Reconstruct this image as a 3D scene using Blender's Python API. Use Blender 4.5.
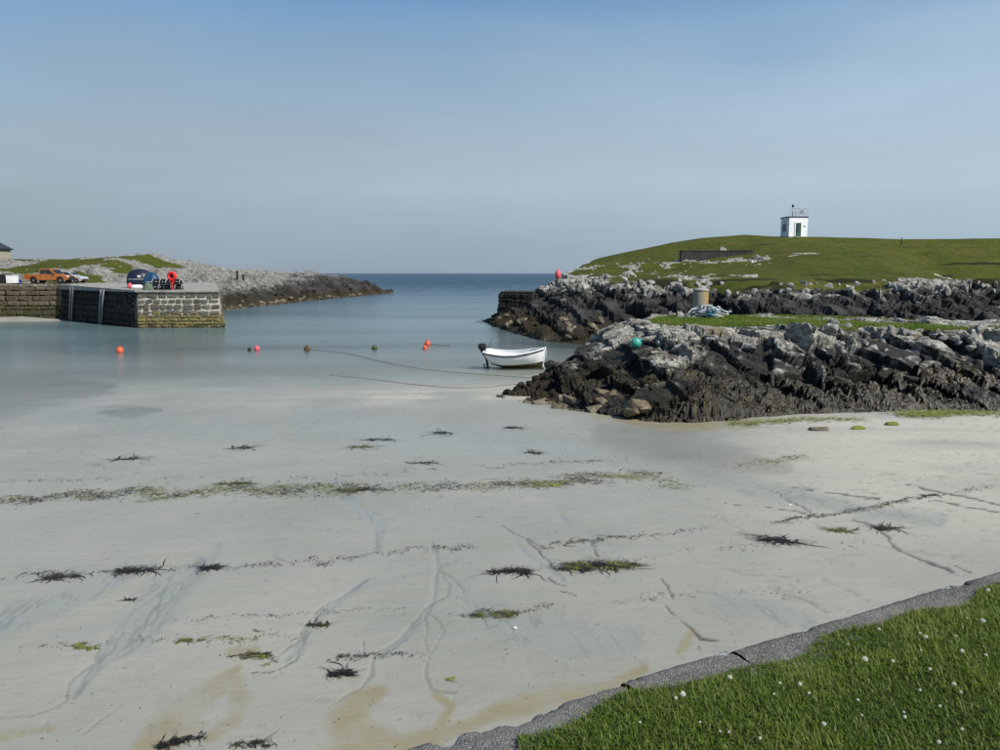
import bpy, bmesh, math, random
import numpy as np
from mathutils import Vector, Matrix

random.seed(7)
RNG = np.random.default_rng(11)
scene = bpy.context.scene
COL = scene.collection
for o in list(bpy.data.objects):
    bpy.data.objects.remove(o)

# ------------------------------------------------------------------ camera
CAM_H = 5.2
PITCH = math.radians(7.4)
FPX = 785.0
cam_data = bpy.data.cameras.new('camera')
cam_data.sensor_width = 36.0
cam_data.lens = FPX / 1000 * 36
cam_data.clip_start = 0.05
cam_data.clip_end = 30000
cam = bpy.data.objects.new('camera', cam_data)
COL.objects.link(cam)
cam.location = (0, 0, CAM_H)
cam.rotation_euler = (math.pi / 2 - PITCH, 0, 0)
scene.camera = cam

# ------------------------------------------------------------------ world and sun
SUN_EL = math.radians(44)
SUN_AZ = math.radians(-36)          # from +X towards -Y: to the right and behind the camera
sun_dir = Vector((math.cos(SUN_EL) * math.cos(SUN_AZ), math.cos(SUN_EL) * math.sin(SUN_AZ), math.sin(SUN_EL)))
world = bpy.data.worlds.new('World')
scene.world = world
world.use_nodes = True
wt = world.node_tree
wt.nodes.clear()
w_out = wt.nodes.new('ShaderNodeOutputWorld')
w_bg = wt.nodes.new('ShaderNodeBackground')
w_bg.inputs['Strength'].default_value = 0.098
w_sky = wt.nodes.new('ShaderNodeTexSky')
w_sky.sky_type = 'NISHITA'
w_sky.sun_disc = False
w_sky.sun_elevation = SUN_EL
w_sky.sun_rotation = math.atan2(sun_dir.x, sun_dir.y)
w_sky.air_density = 1.15
w_sky.dust_density = 0.3
w_sky.ozone_density = 1.0
# a thin veil of high haze: thick near the horizon, breaking up overhead
w_tc = wt.nodes.new('ShaderNodeTexCoord')
w_sep = wt.nodes.new('ShaderNodeSeparateXYZ')
wt.links.new(w_tc.outputs['Generated'], w_sep.inputs[0])
w_map = wt.nodes.new('ShaderNodeMapping')
w_map.inputs['Scale'].default_value = (1.0, 1.0, 3.2)
w_map.inputs['Location'].default_value = (9.1, 0.4, 4.0)
wt.links.new(w_tc.outputs['Generated'], w_map.inputs[0])
w_noi = wt.nodes.new('ShaderNodeTexNoise')
w_noi.inputs['Scale'].default_value = 1.1
w_noi.inputs['Detail'].default_value = 4
w_noi.inputs['Roughness'].default_value = 0.5
wt.links.new(w_map.outputs[0], w_noi.inputs['Vector'])
w_ramp = wt.nodes.new('ShaderNodeMapRange')     # veil amount by elevation
w_ramp.inputs['From Min'].default_value = 0.17
w_ramp.inputs['From Max'].default_value = 0.36
w_ramp.inputs['To Min'].default_value = 0.95
w_ramp.inputs['To Max'].default_value = 0.0
w_ramp.interpolation_type = 'SMOOTHSTEP'
w_add = wt.nodes.new('ShaderNodeMath'); w_add.operation = 'MULTIPLY_ADD'
w_add.inputs[1].default_value = 0.42
w_nz = wt.nodes.new('ShaderNodeMath'); w_nz.operation = 'SUBTRACT'
w_nz.inputs[1].default_value = 0.5
wt.links.new(w_noi.outputs['Fac'], w_nz.inputs[0])
wt.links.new(w_nz.outputs[0], w_add.inputs[0])
wt.links.new(w_sep.outputs['Z'], w_add.inputs[2])
wt.links.new(w_add.outputs[0], w_ramp.inputs['Value'])
w_mix = wt.nodes.new('ShaderNodeMix'); w_mix.data_type = 'RGBA'
w_veil = wt.nodes.new('ShaderNodeValToRGB')     # colour of the veil by elevation
e = w_veil.color_ramp.elements
e[0].position = 0.0; e[0].color = (2.15, 2.85, 3.65, 1)
e[1].position = 0.30; e[1].color = (2.0, 2.9, 3.95, 1)
for _p, _c in ((0.05, (2.55, 3.25, 3.95, 1)), (0.10, (3.0, 3.7, 4.3, 1)), (0.16, (2.75, 3.5, 4.25, 1))):
    el = w_veil.color_ramp.elements.new(_p); el.color = _c
wt.links.new(w_sep.outputs['Z'], w_veil.inputs[0])
wt.links.new(w_ramp.outputs[0], w_mix.inputs['Factor'])
w_hs = wt.nodes.new('ShaderNodeHueSaturation'); w_hs.inputs['Saturation'].default_value = 1.28; w_hs.inputs['Value'].default_value = 1.0
wt.links.new(w_sky.outputs[0], w_hs.inputs['Color'])
wt.links.new(w_hs.outputs[0], w_mix.inputs['A'])
# the haze is brighter towards the sun
w_dot = wt.nodes.new('ShaderNodeVectorMath'); w_dot.operation = 'DOT_PRODUCT'
w_dot.inputs[1].default_value = sun_dir
wt.links.new(w_tc.outputs['Generated'], w_dot.inputs[0])
w_gl = wt.nodes.new('ShaderNodeMath'); w_gl.operation = 'MULTIPLY_ADD'
w_gl.inputs[1].default_value = 0.60; w_gl.inputs[2].default_value = 1.33
wt.links.new(w_dot.outputs['Value'], w_gl.inputs[0])
w_vs = wt.nodes.new('ShaderNodeVectorMath'); w_vs.operation = 'SCALE'
# faint drawn-out streaks in the veil
w_map2 = wt.nodes.new('ShaderNodeMapping'); w_map2.inputs['Scale'].default_value = (1.0, 1.0, 5.0); w_map2.inputs['Rotation'].default_value = (0.10, 0.06, 0.0)
wt.links.new(w_tc.outputs['Generated'], w_map2.inputs[0])
w_n2 = wt.nodes.new('ShaderNodeTexNoise'); w_n2.inputs['Scale'].default_value = 2.6; w_n2.inputs['Detail'].default_value = 6; w_n2.inputs['Roughness'].default_value = 0.55
wt.links.new(w_map2.outputs[0], w_n2.inputs['Vector'])
w_st = wt.nodes.new('ShaderNodeMapRange'); w_st.inputs['From Min'].default_value = 0.3; w_st.inputs['From Max'].default_value = 0.7
w_st.inputs['To Min'].default_value = 0.945; w_st.inputs['To Max'].default_value = 1.055
wt.links.new(w_n2.outputs['Fac'], w_st.inputs['Value'])
w_gl2 = wt.nodes.new('ShaderNodeMath'); w_gl2.operation = 'MULTIPLY'
wt.links.new(w_gl.outputs[0], w_gl2.inputs[0]); wt.links.new(w_st.outputs[0], w_gl2.inputs[1])
w_gl = w_gl2
wt.links.new(w_veil.outputs[0], w_vs.inputs[0]); wt.links.new(w_gl.outputs[0], w_vs.inputs['Scale'])
wt.links.new(w_vs.outputs[0], w_mix.inputs['B'])
wt.links.new(w_mix.outputs['Result'], w_bg.inputs['Color'])
wt.links.new(w_bg.outputs[0], w_out.inputs[0])

sun_data = bpy.data.lights.new('sun', 'SUN')
sun_data.energy = 4.7
sun_data.angle = math.radians(0.6)
sun_data.color = (1.0, 0.95, 0.87)
sun = bpy.data.objects.new('sun', sun_data)
COL.objects.link(sun)
sun.rotation_euler = sun_dir.to_track_quat('Z', 'Y').to_euler()
sun.location = sun_dir * 60

vs = scene.view_settings
vs.view_transform = 'Standard'
vs.look = 'None'
vs.exposure = 0.27
vs.gamma = 1.0
vs.use_curve_mapping = False
scene.cycles.max_bounces = 6
scene.cycles.transparent_max_bounces = 12

# ------------------------------------------------------------------ measuring helpers
CP, SP = math.cos(PITCH), math.sin(PITCH)

def ray(px, py):
    """direction of the sight line through a point measured in the photograph"""
    xv = (px - 500) / FPX
    yv = (375 - py) / FPX
    return np.array([xv, CP + yv * SP, -SP + yv * CP])

def at_z(px, py, z=0.0):
    d = ray(px, py)
    t = (z - CAM_H) / d[2]
    return Vector((d[0] * t, d[1] * t, z))

def at_y(px, py, Y):
    d = ray(px, py)
    t = Y / d[1]
    return Vector((d[0] * t, Y, CAM_H + d[2] * t))

def project(X, Y, Z):
    dz = Z - CAM_H
    depth = Y * CP - dz * SP
    up = Y * SP + dz * CP
    depth = np.maximum(depth, 1e-3)
    return 500 + FPX * X / depth, 375 - FPX * up / depth

# ------------------------------------------------------------------ numpy noise
def _hash(ix, iy, iz, seed):
    h = (ix.astype(np.int64) * 374761393 + iy.astype(np.int64) * 668265263 + iz.astype(np.int64) * 2147483647 + seed * 974711) & 0xFFFFFFFF
    h = ((h ^ (h >> 13)) * 1274126177) & 0xFFFFFFFF
    h = ((h ^ (h >> 15)) * 2246822519) & 0xFFFFFFFF
    return ((h ^ (h >> 16)) & 0xFFFFFF) / float(0xFFFFFF)

def vnoise(x, y, seed=0):
    ix = np.floor(x); iy = np.floor(y)
    fx = x - ix; fy = y - iy
    fx = fx * fx * fx * (fx * (fx * 6 - 15) + 10); fy = fy * fy * fy * (fy * (fy * 6 - 15) + 10)
    z0 = np.zeros_like(ix)
    a = _hash(ix, iy, z0, seed); b = _hash(ix + 1, iy, z0, seed)
    c = _hash(ix, iy + 1, z0, seed); d = _hash(ix + 1, iy + 1, z0, seed)
    return (a * (1 - fx) + b * fx) * (1 - fy) + (c * (1 - fx) + d * fx) * fy - 0.5

def fbm(x, y, octaves=4, seed=0, gain=0.5):
    s = 0; a = 1.0; n = 0
    for k in range(octaves):
        s = s + a * vnoise(x, y, seed + 17 * k)
        x, y = (x * 1.6 - y * 1.2) + 3.1, (x * 1.2 + y * 1.6) + 1.7
        n += a; a *= gain
    return s / n * 2

def facet(P, seed, tilt=1.0):
    """broken-block noise: each cell is a tilted plane. returns offset, edge distance, cell value"""
    base = np.floor(P)
    best = np.full(len(P), 1e9); second = np.full(len(P), 1e9)
    bc = np.zeros_like(P); bid = np.zeros_like(P)
    for dx in (-1, 0, 1):
        for dy in (-1, 0, 1):
            for dz in (-1, 0, 1):
                c = base + (dx, dy, dz)
                j = np.stack([_hash(c[:, 0], c[:, 1], c[:, 2], seed + k) for k in (1, 2, 3)], 1)
                ctr = c + j
                d = ((P - ctr) ** 2).sum(1)
                closer = d < best
                second = np.where(closer, best, np.minimum(second, d))
                best = np.where(closer, d, best)
                bc[closer] = ctr[closer]; bid[closer] = c[closer]
    rnd = [_hash(bid[:, 0], bid[:, 1], bid[:, 2], seed + k) for k in (5, 6, 7, 8)]
    n = np.stack(rnd[:3], 1) - 0.5
    off = rnd[3] - 0.5 + tilt * ((P - bc) * n).sum(1)
    return off, np.sqrt(second) - np.sqrt(best), rnd[3]

def sstep(a, b, x):
    t = np.clip((x - a) / (b - a), 0, 1)
    return t * t * (3 - 2 * t)

def seg_mask(X, Y, pts, soft=1.0, wn=None):
    """1 inside a polyline of varying width, falling to 0 outside; pts = [(x, y, w)]"""
    out = np.zeros_like(X)
    for (x0, y0, w0), (x1, y1, w1) in zip(pts[:-1], pts[1:]):
        m = (X > min(x0, x1) - 60) & (X < max(x0, x1) + 60) & (Y > min(y0, y1) - 60) & (Y < max(y0, y1) + 60)
        if not m.any():
            continue
        xs, ys = X[m], Y[m]
        dx, dy = x1 - x0, y1 - y0
        t = np.clip(((xs - x0) * dx + (ys - y0) * dy) / (dx * dx + dy * dy + 1e-9), 0, 1)
        d = np.hypot(xs - x0 - t * dx, ys - y0 - t * dy)
        w = w0 + (w1 - w0) * t
        if wn is not None: w = w * wn[m]
        out[m] = np.maximum(out[m], 1 - sstep(w * 0.5 * (1 - 0.5 * soft), w * 0.5 * (1 + 0.6 * soft) + 0.4, d))
    return out

# ------------------------------------------------------------------ mesh helpers
def fast_mesh(name, verts, faces, smooth=True, smooth_mask=None, attrs=None):
    verts = np.asarray(verts, dtype=np.float32); faces = np.asarray(faces, dtype=np.int32)
    me = bpy.data.meshes.new(name)
    k = faces.shape[1]
    me.vertices.add(len(verts)); me.vertices.foreach_set('co', verts.ravel())
    me.loops.add(faces.size); me.loops.foreach_set('vertex_index', faces.ravel())
    me.polygons.add(len(faces))
    me.polygons.foreach_set('loop_start', np.arange(0, faces.size, k, dtype=np.int32))
    me.polygons.foreach_set('loop_total', np.full(len(faces), k, dtype=np.int32))
    sm = np.full(len(faces), bool(smooth)) if smooth_mask is None else smooth_mask
    me.polygons.foreach_set('use_smooth', sm)
    for an, av in (attrs or {}).items():
        av = np.asarray(av, dtype=np.float32)
        if av.ndim == 1:
            a = me.attributes.new(an, 'FLOAT', 'POINT'); a.data.foreach_set('value', av)
        else:
            a = me.attributes.new(an, 'FLOAT_COLOR', 'POINT'); a.data.foreach_set('color', av.ravel())
    me.update(calc_edges=True); me.validate()
    return me

def grid_faces(nr, nc):
    i = np.arange(nr * nc).reshape(nr, nc)
    return np.stack([i[:-1, :-1].ravel(), i[:-1, 1:].ravel(), i[1:, 1:].ravel(), i[1:, :-1].ravel()], 1)

def tag(o, label=None, cat=None, group=None, kind=None):
    if label: o['label'] = label
    if cat: o['category'] = cat
    if group: o['group'] = group
    if kind: o['kind'] = kind
    return o

def link(name, me, material=None, parent=None):
    o = bpy.data.objects.new(name, me); COL.objects.link(o)
    if material is not None:
        if len(me.materials) == 0: me.materials.append(material)
    if parent is not None: o.parent = parent
    return o

def empty(name, loc=(0, 0, 0), rz=0.0, label=None, cat=None, group=None):
    o = bpy.data.objects.new(name, None); COL.objects.link(o)
    o.empty_display_size = 0.2
    o.location = loc; o.rotation_euler = (0, 0, rz)
    return tag(o, label, cat, group)

def copy_tree(o, parent=None):
    c = o.copy(); COL.objects.link(c); c.parent = parent
    for ch in o.children: copy_tree(ch, c)
    return c

class MB:
    """collects simple shapes into one mesh"""
    def __init__(self): self.bm = bmesh.new()
    def box(self, c, s, rot=None, bevel=0.0, seg=1, taper=None):
        r = bmesh.ops.create_cube(self.bm, size=1.0)
        vs_ = r['verts']
        for v in vs_:
            v.co = Vector((v.co.x * s[0], v.co.y * s[1], v.co.z * s[2]))
            if taper and v.co.z > 0: v.co.x *= taper; v.co.y *= taper
        if bevel > 0:
            es = list({e_ for v in vs_ for e_ in v.link_edges})
            rb = bmesh.ops.bevel(self.bm, geom=es, offset=bevel, segments=seg, affect='EDGES', profile=0.5)
            vs_ = list({v for f in rb['faces'] for v in f.verts} | {v for v in vs_ if v.is_valid})
        M = Matrix.Translation(c) @ (rot.to_4x4() if rot is not None else Matrix())
        for v in vs_: v.co = M @ v.co
        return self
    def ball(self, c, r, sub=2, scale=(1, 1, 1)):
        rr = bmesh.ops.create_icosphere(self.bm, subdivisions=sub, radius=r)
        for v in rr['verts']: v.co = Vector((v.co.x * scale[0], v.co.y * scale[1], v.co.z * scale[2])) + Vector(c)
        return self
    def lathe(self, prof, c=(0, 0, 0), seg=16, axis='Z'):
        rings = []
        for r, z in prof:
            ring = []
            for k in range(seg):
                a = 2 * math.pi * k / seg
                p = Vector((r * math.cos(a), r * math.sin(a), z))
                if axis == 'Y': p = Vector((p.x, p.z, p.y))
                if axis == 'X': p = Vector((p.z, p.x, p.y))
                ring.append(self.bm.verts.new(p + Vector(c)))
            rings.append(ring)
        for a, b in zip(rings[:-1], rings[1:]):
            for k in range(seg):
                self.bm.faces.new((a[k], a[(k + 1) % seg], b[(k + 1) % seg], b[k]))
        if prof[0][0] > 1e-4: self.bm.faces.new(rings[0][::-1])
        if prof[-1][0] > 1e-4: self.bm.faces.new(rings[-1])
        return self
    def tube(self, pts, r, seg=6, closed=False):
        pts = [Vector(p) for p in pts]; n = len(pts); rings = []
        prev = None
        for i, p in enumerate(pts):
            if closed: d = pts[(i + 1) % n] - pts[i - 1]
            else: d = pts[min(i + 1, n - 1)] - pts[max(i - 1, 0)]
            if d.length < 1e-9: d = Vector((0, 0, 1))
            d.normalize()
            ref = Vector((0, 0, 1)) if abs(d.z) < 0.9 else Vector((1, 0, 0))
            u = d.cross(ref).normalized(); v = d.cross(u)
            rr = r[i] if hasattr(r, '__len__') else r
            rings.append([self.bm.verts.new(p + (u * math.cos(2 * math.pi * k / seg) + v * math.sin(2 * math.pi * k / seg)) * rr) for k in range(seg)])
        pairs = list(zip(rings[:-1], rings[1:]))
        if closed: pairs.append((rings[-1], rings[0]))
        for a, b in pairs:
            for k in range(seg): self.bm.faces.new((a[k], a[(k + 1) % seg], b[(k + 1) % seg], b[k]))
        if not closed:
            self.bm.faces.new(rings[0][::-1]); self.bm.faces.new(rings[-1])
        return self
    def prism(self, outline, y0, y1):
        """outline in x,z extruded along y"""
        a = [self.bm.verts.new((x, y0, z)) for x, z in outline]
        b = [self.bm.verts.new((x, y1, z)) for x, z in outline]
        n = len(outline)
        self.bm.faces.new(a); self.bm.faces.new(b[::-1])
        for k in range(n): self.bm.faces.new((a[k], b[k], b[(k + 1) % n], a[(k + 1) % n]))
        return self
    def mesh(self, name, smooth=False):
        bmesh.ops.recalc_face_normals(self.bm, faces=self.bm.faces)
        me = bpy.data.meshes.new(name); self.bm.to_mesh(me); self.bm.free()
        for p in me.polygons: p.use_smooth = smooth
        return me
    def build(self, name, material, parent=None, smooth=False, bevel=0.0):
        o = link(name, self.mesh(name, smooth), material, parent)
        if bevel > 0:
            m = o.modifiers.new('bevel', 'BEVEL'); m.width = bevel; m.segments = 2; m.limit_method = 'ANGLE'
        return o

# ------------------------------------------------------------------ material helpers
class NT:
    def __init__(self, name):
        self.m = bpy.data.materials.new(name); self.m.use_nodes = True
        self.t = self.m.node_tree; self.t.nodes.clear()
        self.out = self.t.nodes.new('ShaderNodeOutputMaterial')
    def n(self, kind, **kw):
        nd = self.t.nodes.new('ShaderNode' + kind)
        for k, v in kw.items():
            if hasattr(nd, k): setattr(nd, k, v)
            else: raise KeyError(k)
        return nd
    def l(self, a, b): self.t.links.new(a, b)
    def set(self, sock, v):
        if hasattr(v, 'is_linked') or isinstance(v, bpy.types.NodeSocket): self.l(v, sock)
        elif isinstance(v, (tuple, list)) and len(v) == 3 and sock.type == 'RGBA': sock.default_value = (*v, 1)
        else: sock.default_value = v
    def pos(self, obj=False):
        if obj: return self.n('TexCoord').outputs['Object']
        return self.n('NewGeometry').outputs['Position']
    def noise(self, scale, detail=4, rough=0.55, vec=None, dist=0.0, col=False):
        nd = self.n('TexNoise'); nd.inputs['Scale'].default_value = scale
        nd.inputs['Detail'].default_value = detail; nd.inputs['Roughness'].default_value = rough
        nd.inputs['Distortion'].default_value = dist
        self.l(vec if vec is not None else self.pos(), nd.inputs['Vector'])
        return nd.outputs['Color' if col else 'Fac']
    def voro(self, scale, feature='F1', vec=None, out='Distance', rand=1.0):
        nd = self.n('TexVoronoi'); nd.feature = feature; nd.inputs['Scale'].default_value = scale
        nd.inputs['Randomness'].default_value = rand
        self.l(vec if vec is not None else self.pos(), nd.inputs['Vector'])
        return nd.outputs[out]
    def mapped(self, vec, scale=(1, 1, 1), rot=(0, 0, 0), loc=(0, 0, 0)):
        nd = self.n('Mapping'); nd.inputs['Scale'].default_value = scale
        nd.inputs['Rotation'].default_value = rot; nd.inputs['Location'].default_value = loc
        self.l(vec, nd.inputs[0]); return nd.outputs[0]
    def ramp(self, fac, stops, interp='LINEAR'):
        nd = self.n('ValToRGB'); cr = nd.color_ramp; cr.interpolation = interp
        while len(cr.elements) < len(stops): cr.elements.new(0.5)
        for e_, (p, c) in zip(cr.elements, stops):
            e_.position = p
            e_.color = (*c, 1) if hasattr(c, '__len__') else (c, c, c, 1)
        self.l(fac, nd.inputs[0]); return nd.outputs[0]
    def range(self, v, a, b, c=0.0, d=1.0, smooth=False):
        nd = self.n('MapRange'); nd.inputs['From Min'].default_value = a; nd.inputs['From Max'].default_value = b
        nd.inputs['To Min'].default_value = c; nd.inputs['To Max'].default_value = d
        if smooth: nd.interpolation_type = 'SMOOTHSTEP'
        self.l(v, nd.inputs['Value']); return nd.outputs[0]
    def math(self, op, a, b=0.0, c=0.0, clamp=False):
        nd = self.n('Math'); nd.operation = op; nd.use_clamp = clamp
        for s, v in zip(nd.inputs, (a, b, c)): self.set(s, v)
        return nd.outputs[0]
    def mix(self, fac, a, b, mode='MIX'):
        nd = self.n('Mix'); nd.data_type = 'RGBA'; nd.blend_type = mode
        self.set(nd.inputs['Factor'], fac); self.set(nd.inputs['A'], a); self.set(nd.inputs['B'], b)
        return nd.outputs['Result']
    def attr(self, name, out='Fac'):
        nd = self.n('Attribute'); nd.attribute_name = name; return nd.outputs[out]
    def sep(self, v):
        nd = self.n('SeparateXYZ'); self.l(v, nd.inputs[0]); return nd.outputs
    def sepc(self, v):
        nd = self.n('SeparateColor'); self.l(v, nd.inputs[0]); return nd.outputs
    def objrand(self): return self.n('ObjectInfo').outputs['Random']
    def bump(self, h, strength=0.5, dist=0.1, normal=None):
        nd = self.n('Bump'); self.set(nd.inputs['Strength'], strength); nd.inputs['Distance'].default_value = dist
        self.l(h, nd.inputs['Height'])
        if normal is not None: self.l(normal, nd.inputs['Normal'])
        return nd.outputs[0]
    def pbsdf(self, color, rough=0.8, spec=0.5, normal=None, metal=0.0, **kw):
        p = self.n('BsdfPrincipled')
        self.set(p.inputs['Base Color'], color); self.set(p.inputs['Roughness'], rough)
        self.set(p.inputs['Specular IOR Level'], spec); self.set(p.inputs['Metallic'], metal)
        if normal is not None: self.l(normal, p.inputs['Normal'])
        for k, v in kw.items(): self.set(p.inputs[k.replace('_', ' ')], v)
        return p
    def done(self, shader):
        self.l(shader.outputs[0] if hasattr(shader, 'outputs') else shader, self.out.inputs[0]); return self.m

def simple(name, color, rough=0.6, spec=0.4, metal=0.0, var=0.25, scale=6.0, bump=0.0, bscale=40.0, grime=0.0):
    """paint, cloth, plastic or metal: base colour with wear and grain"""
    t = NT(name)
    v = t.pos(True)
    n1 = t.noise(scale, 5, 0.6, v)
    lo = tuple(c * (1 - var) for c in color); hi = tuple(min(1, c * (1 + var * 0.6)) for c in color)
    c = t.ramp(n1, [(0.3, lo), (0.7, hi)])
    if grime > 0:
        g = t.range(t.noise(scale * 0.6, 6, 0.7, v, 0.6), 0.48, 0.7, 0, grime)
        c = t.mix(g, c, (0.09, 0.075, 0.05))
    nrm = t.bump(t.noise(bscale, 4, 0.6, v), bump, 0.02) if bump > 0 else None
    r = t.range(n1, 0.3, 0.7, max(0.05, rough - 0.08), min(1, rough + 0.1))
    return t.done(t.pbsdf(c, r, spec, nrm, metal))

# ------------------------------------------------------------------ landscape materials
def rock_material(name, dark_top, pale_top, wob=0.7, pale=(0.33, 0.315, 0.265), white=(0.64, 0.62, 0.54), grass_col=None, tan_low=0.0, ochre=0.3, scale=1.0):
    """shore rock: black tidal zone below, pale lichened rock above, turf where the grass attribute says so"""
    t = NT(name)
    P = t.pos()
    z = t.sep(P)[2]
    cell = t.attr('cell')
    slab = t.mapped(P, (1.0, 1.0, 2.2), (0.3, 0.6, 0.4))
    n_big = t.noise(0.5 * scale, 5, 0.6, P)
    n_mid = t.noise(2.2 * scale, 6, 0.65, slab, 0.4)
    n_fine = t.noise(12 * scale, 6, 0.72, slab)
    zz = t.math('ADD', z, t.math('MULTIPLY', t.math('SUBTRACT', n_big, 0.5), 2.2 * wob))
    zz = t.math('ADD', zz, t.math('MULTIPLY', t.math('SUBTRACT', cell, 0.5), 1.1 * wob))
    zz = t.math('ADD', zz, t.math('MULTIPLY', t.math('SUBTRACT', n_mid, 0.5), 1.2 * wob))
    zz = t.math('ADD', zz, t.attr('shift'))
    palef = t.range(zz, dark_top, pale_top, 0, 1, True)
    black = t.ramp(n_fine, [(0.3, (0.014, 0.014, 0.013)), (0.55, (0.040, 0.038, 0.034)), (0.75, (0.10, 0.095, 0.084))])
    black = t.mix(t.range(cell, 0.55, 0.75, 0, 0.75), black, t.ramp(n_fine, [(0.3, (0.035, 0.034, 0.031)), (0.6, (0.095, 0.091, 0.083)), (0.75, (0.16, 0.155, 0.14))]))
    brown = t.ramp(n_fine, [(0.3, (0.016, 0.012, 0.006)), (0.7, (0.055, 0.043, 0.02))])
    black = t.mix(t.range(z, 0.7, 2.1, 0.9, 0.0), black, brown)
    grey = t.ramp(n_mid, [(0.3, tuple(c * 0.45 for c in pale)), (0.48, pale), (0.62, white), (0.8, tuple(c * 0.8 for c in pale))])
    grey = t.mix(t.range(n_fine, 0.50, 0.62, 0, 0.88), grey, (0.05, 0.048, 0.042))
    och = t.range(t.noise(0.9 * scale, 3, 0.6, t.mapped(P, loc=(7, 3, 1))), 0.60, 0.72, 0, ochre)
    grey = t.mix(och, grey, (0.26, 0.17, 0.06))
    col = t.mix(palef, black, grey)
    if tan_low > 0:
        tl = t.math('MULTIPLY', t.range(t.math('ADD', z, t.math('MULTIPLY', t.math('SUBTRACT', cell, 0.5), 1.6)), 0.3, 0.9, 1, 0), t.range(cell, 0.62, 0.75, 0, tan_low))
        col = t.mix(tl, col, t.ramp(n_mid, [(0.3, (0.12, 0.09, 0.05)), (0.6, (0.30, 0.25, 0.17))]))
    nrm = t.bump(t.math('ADD', t.math('MULTIPLY', n_mid, 1.0), t.math('MULTIPLY', n_fine, 0.45)), 0.9, 0.3 / scale)
    rock = t.pbsdf(col, 0.9, 0.25, nrm)
    g = t.attr('grass')
    n1 = t.noise(0.16, 4, 0.6, P); n2 = t.noise(1.3, 5, 0.65, P); n3 = t.noise(14, 3, 0.6, P)
    gc = t.mix(t.range(n1, 0.35, 0.65), (0.074, 0.092, 0.013), (0.112, 0.104, 0.022))
    gc = t.mix(t.range(n2, 0.42, 0.7, 0, 0.85), gc, (0.052, 0.076, 0.012))
    gc = t.mix(t.range(n2, 0.42, 0.25, 0, 0.6), gc, (0.135, 0.118, 0.040))
    n5 = t.noise(0.55, 6, 0.7, t.mapped(P, (0.5, 1.2, 1)))
    gc = t.mix(t.range(n5, 0.52, 0.66, 0, 0.75), gc, (0.040, 0.052, 0.010))
    gc = t.mix(t.range(n5, 0.44, 0.30, 0, 0.55), gc, (0.120, 0.150, 0.022))
    gc = t.mix(t.range(n3, 0.55, 0.8, 0, 0.7), gc, (0.04, 0.055, 0.010))
    gc = t.mix(t.range(t.math('ADD', t.attr('soil'), t.math('MULTIPLY', t.math('SUBTRACT', n2, 0.5), 0.8)), 0.40, 0.62, 0, 0.9), gc, (0.022, 0.017, 0.009))
    gn = t.bump(t.math('ADD', n2, t.math('MULTIPLY', n3, 0.4)), 0.9, 0.5)
    gr = t.pbsdf(gc, 0.95, 0.1, gn)
    gm = t.range(t.math('ADD', g, t.math('MULTIPLY', t.math('SUBTRACT', t.noise(3.5, 4, 0.6, P), 0.5), 0.5)), 0.42, 0.56)
    ms = t.n('MixShader'); t.l(gm, ms.inputs[0]); t.l(rock.outputs[0], ms.inputs[1]); t.l(gr.outputs[0], ms.inputs[2])
    return t.done(ms)

M_ROCK_NEAR = rock_material('near_shore_rock', 2.0, 2.9, 1.5, tan_low=0.9, ochre=0.55)
M_ROCK_FAR = rock_material('far_shore_rock', 3.4, 4.6, 1.35, tan_low=0.6, ochre=0.2, scale=0.6)
M_ROCK_LEFT = rock_material('left_shore_rock', 1.7, 3.4, 0.9, tan_low=0.8, ochre=0.2, scale=0.6, pale=(0.26, 0.25, 0.225), white=(0.38, 0.37, 0.34))

def sand_material():
    t = NT('wet_shell_sand')
    P = t.pos()
    A = t.n('Attribute'); A.attribute_name = 'mark'
    ch = t.sepc(A.outputs['Color'])
    film, algae, grit, dry = ch[0], ch[1], ch[2], A.outputs['Alpha']  # grit channel also holds painted pool reflections
    n1 = t.noise(0.35, 5, 0.6, P); n2 = t.noise(2.6, 5, 0.6, t.mapped(P, (0.6, 1.6, 1))); n3 = t.noise(40, 4, 0.7, P)
    n4 = t.noise(170, 2, 0.6, P)
    c = t.mix(t.range(n1, 0.35, 0.65), (0.262, 0.258, 0.210), (0.322, 0.312, 0.256))
    c = t.mix(t.range(n2, 0.4, 0.7, 0, 0.5), c, (0.288, 0.290, 0.250))
    c = t.mix(dry, c, (0.415, 0.400, 0.325))
    c = t.mix(t.math('MULTIPLY', film, 0.5), c, (0.252, 0.258, 0.226))
    c = t.mix(t.math('MULTIPLY', t.range(n3, 0.5, 0.72, 0, 1), 0.22), c, (0.16, 0.15, 0.125))
    alg = t.mix(t.range(n2, 0.35, 0.65), (0.225, 0.182, 0.075), (0.255, 0.222, 0.125))
    c = t.mix(t.math('MULTIPLY', algae, 0.8), c, alg)
    c = t.mix(t.math('MULTIPLY', grit, 0.9), c, t.mix(t.range(n3, 0.4, 0.6), (0.035, 0.032, 0.025), (0.11, 0.10, 0.075)))
    h = t.math('ADD', t.math('MULTIPLY', n2, 0.6), t.math('ADD', t.math('MULTIPLY', n3, 0.08), t.math('MULTIPLY', n4, 0.02)))
    nrm = t.bump(h, t.math('SUBTRACT', 0.55, t.math('MULTIPLY', film, 0.3)), 0.06)
    r = t.math('SUBTRACT', t.math('ADD', 0.52, t.math('MULTIPLY', dry, 0.4)), t.math('MULTIPLY', film, 0.26))
    return t.done(t.pbsdf(c, r, 0.42, nrm))
M_SAND = sand_material()

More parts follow.
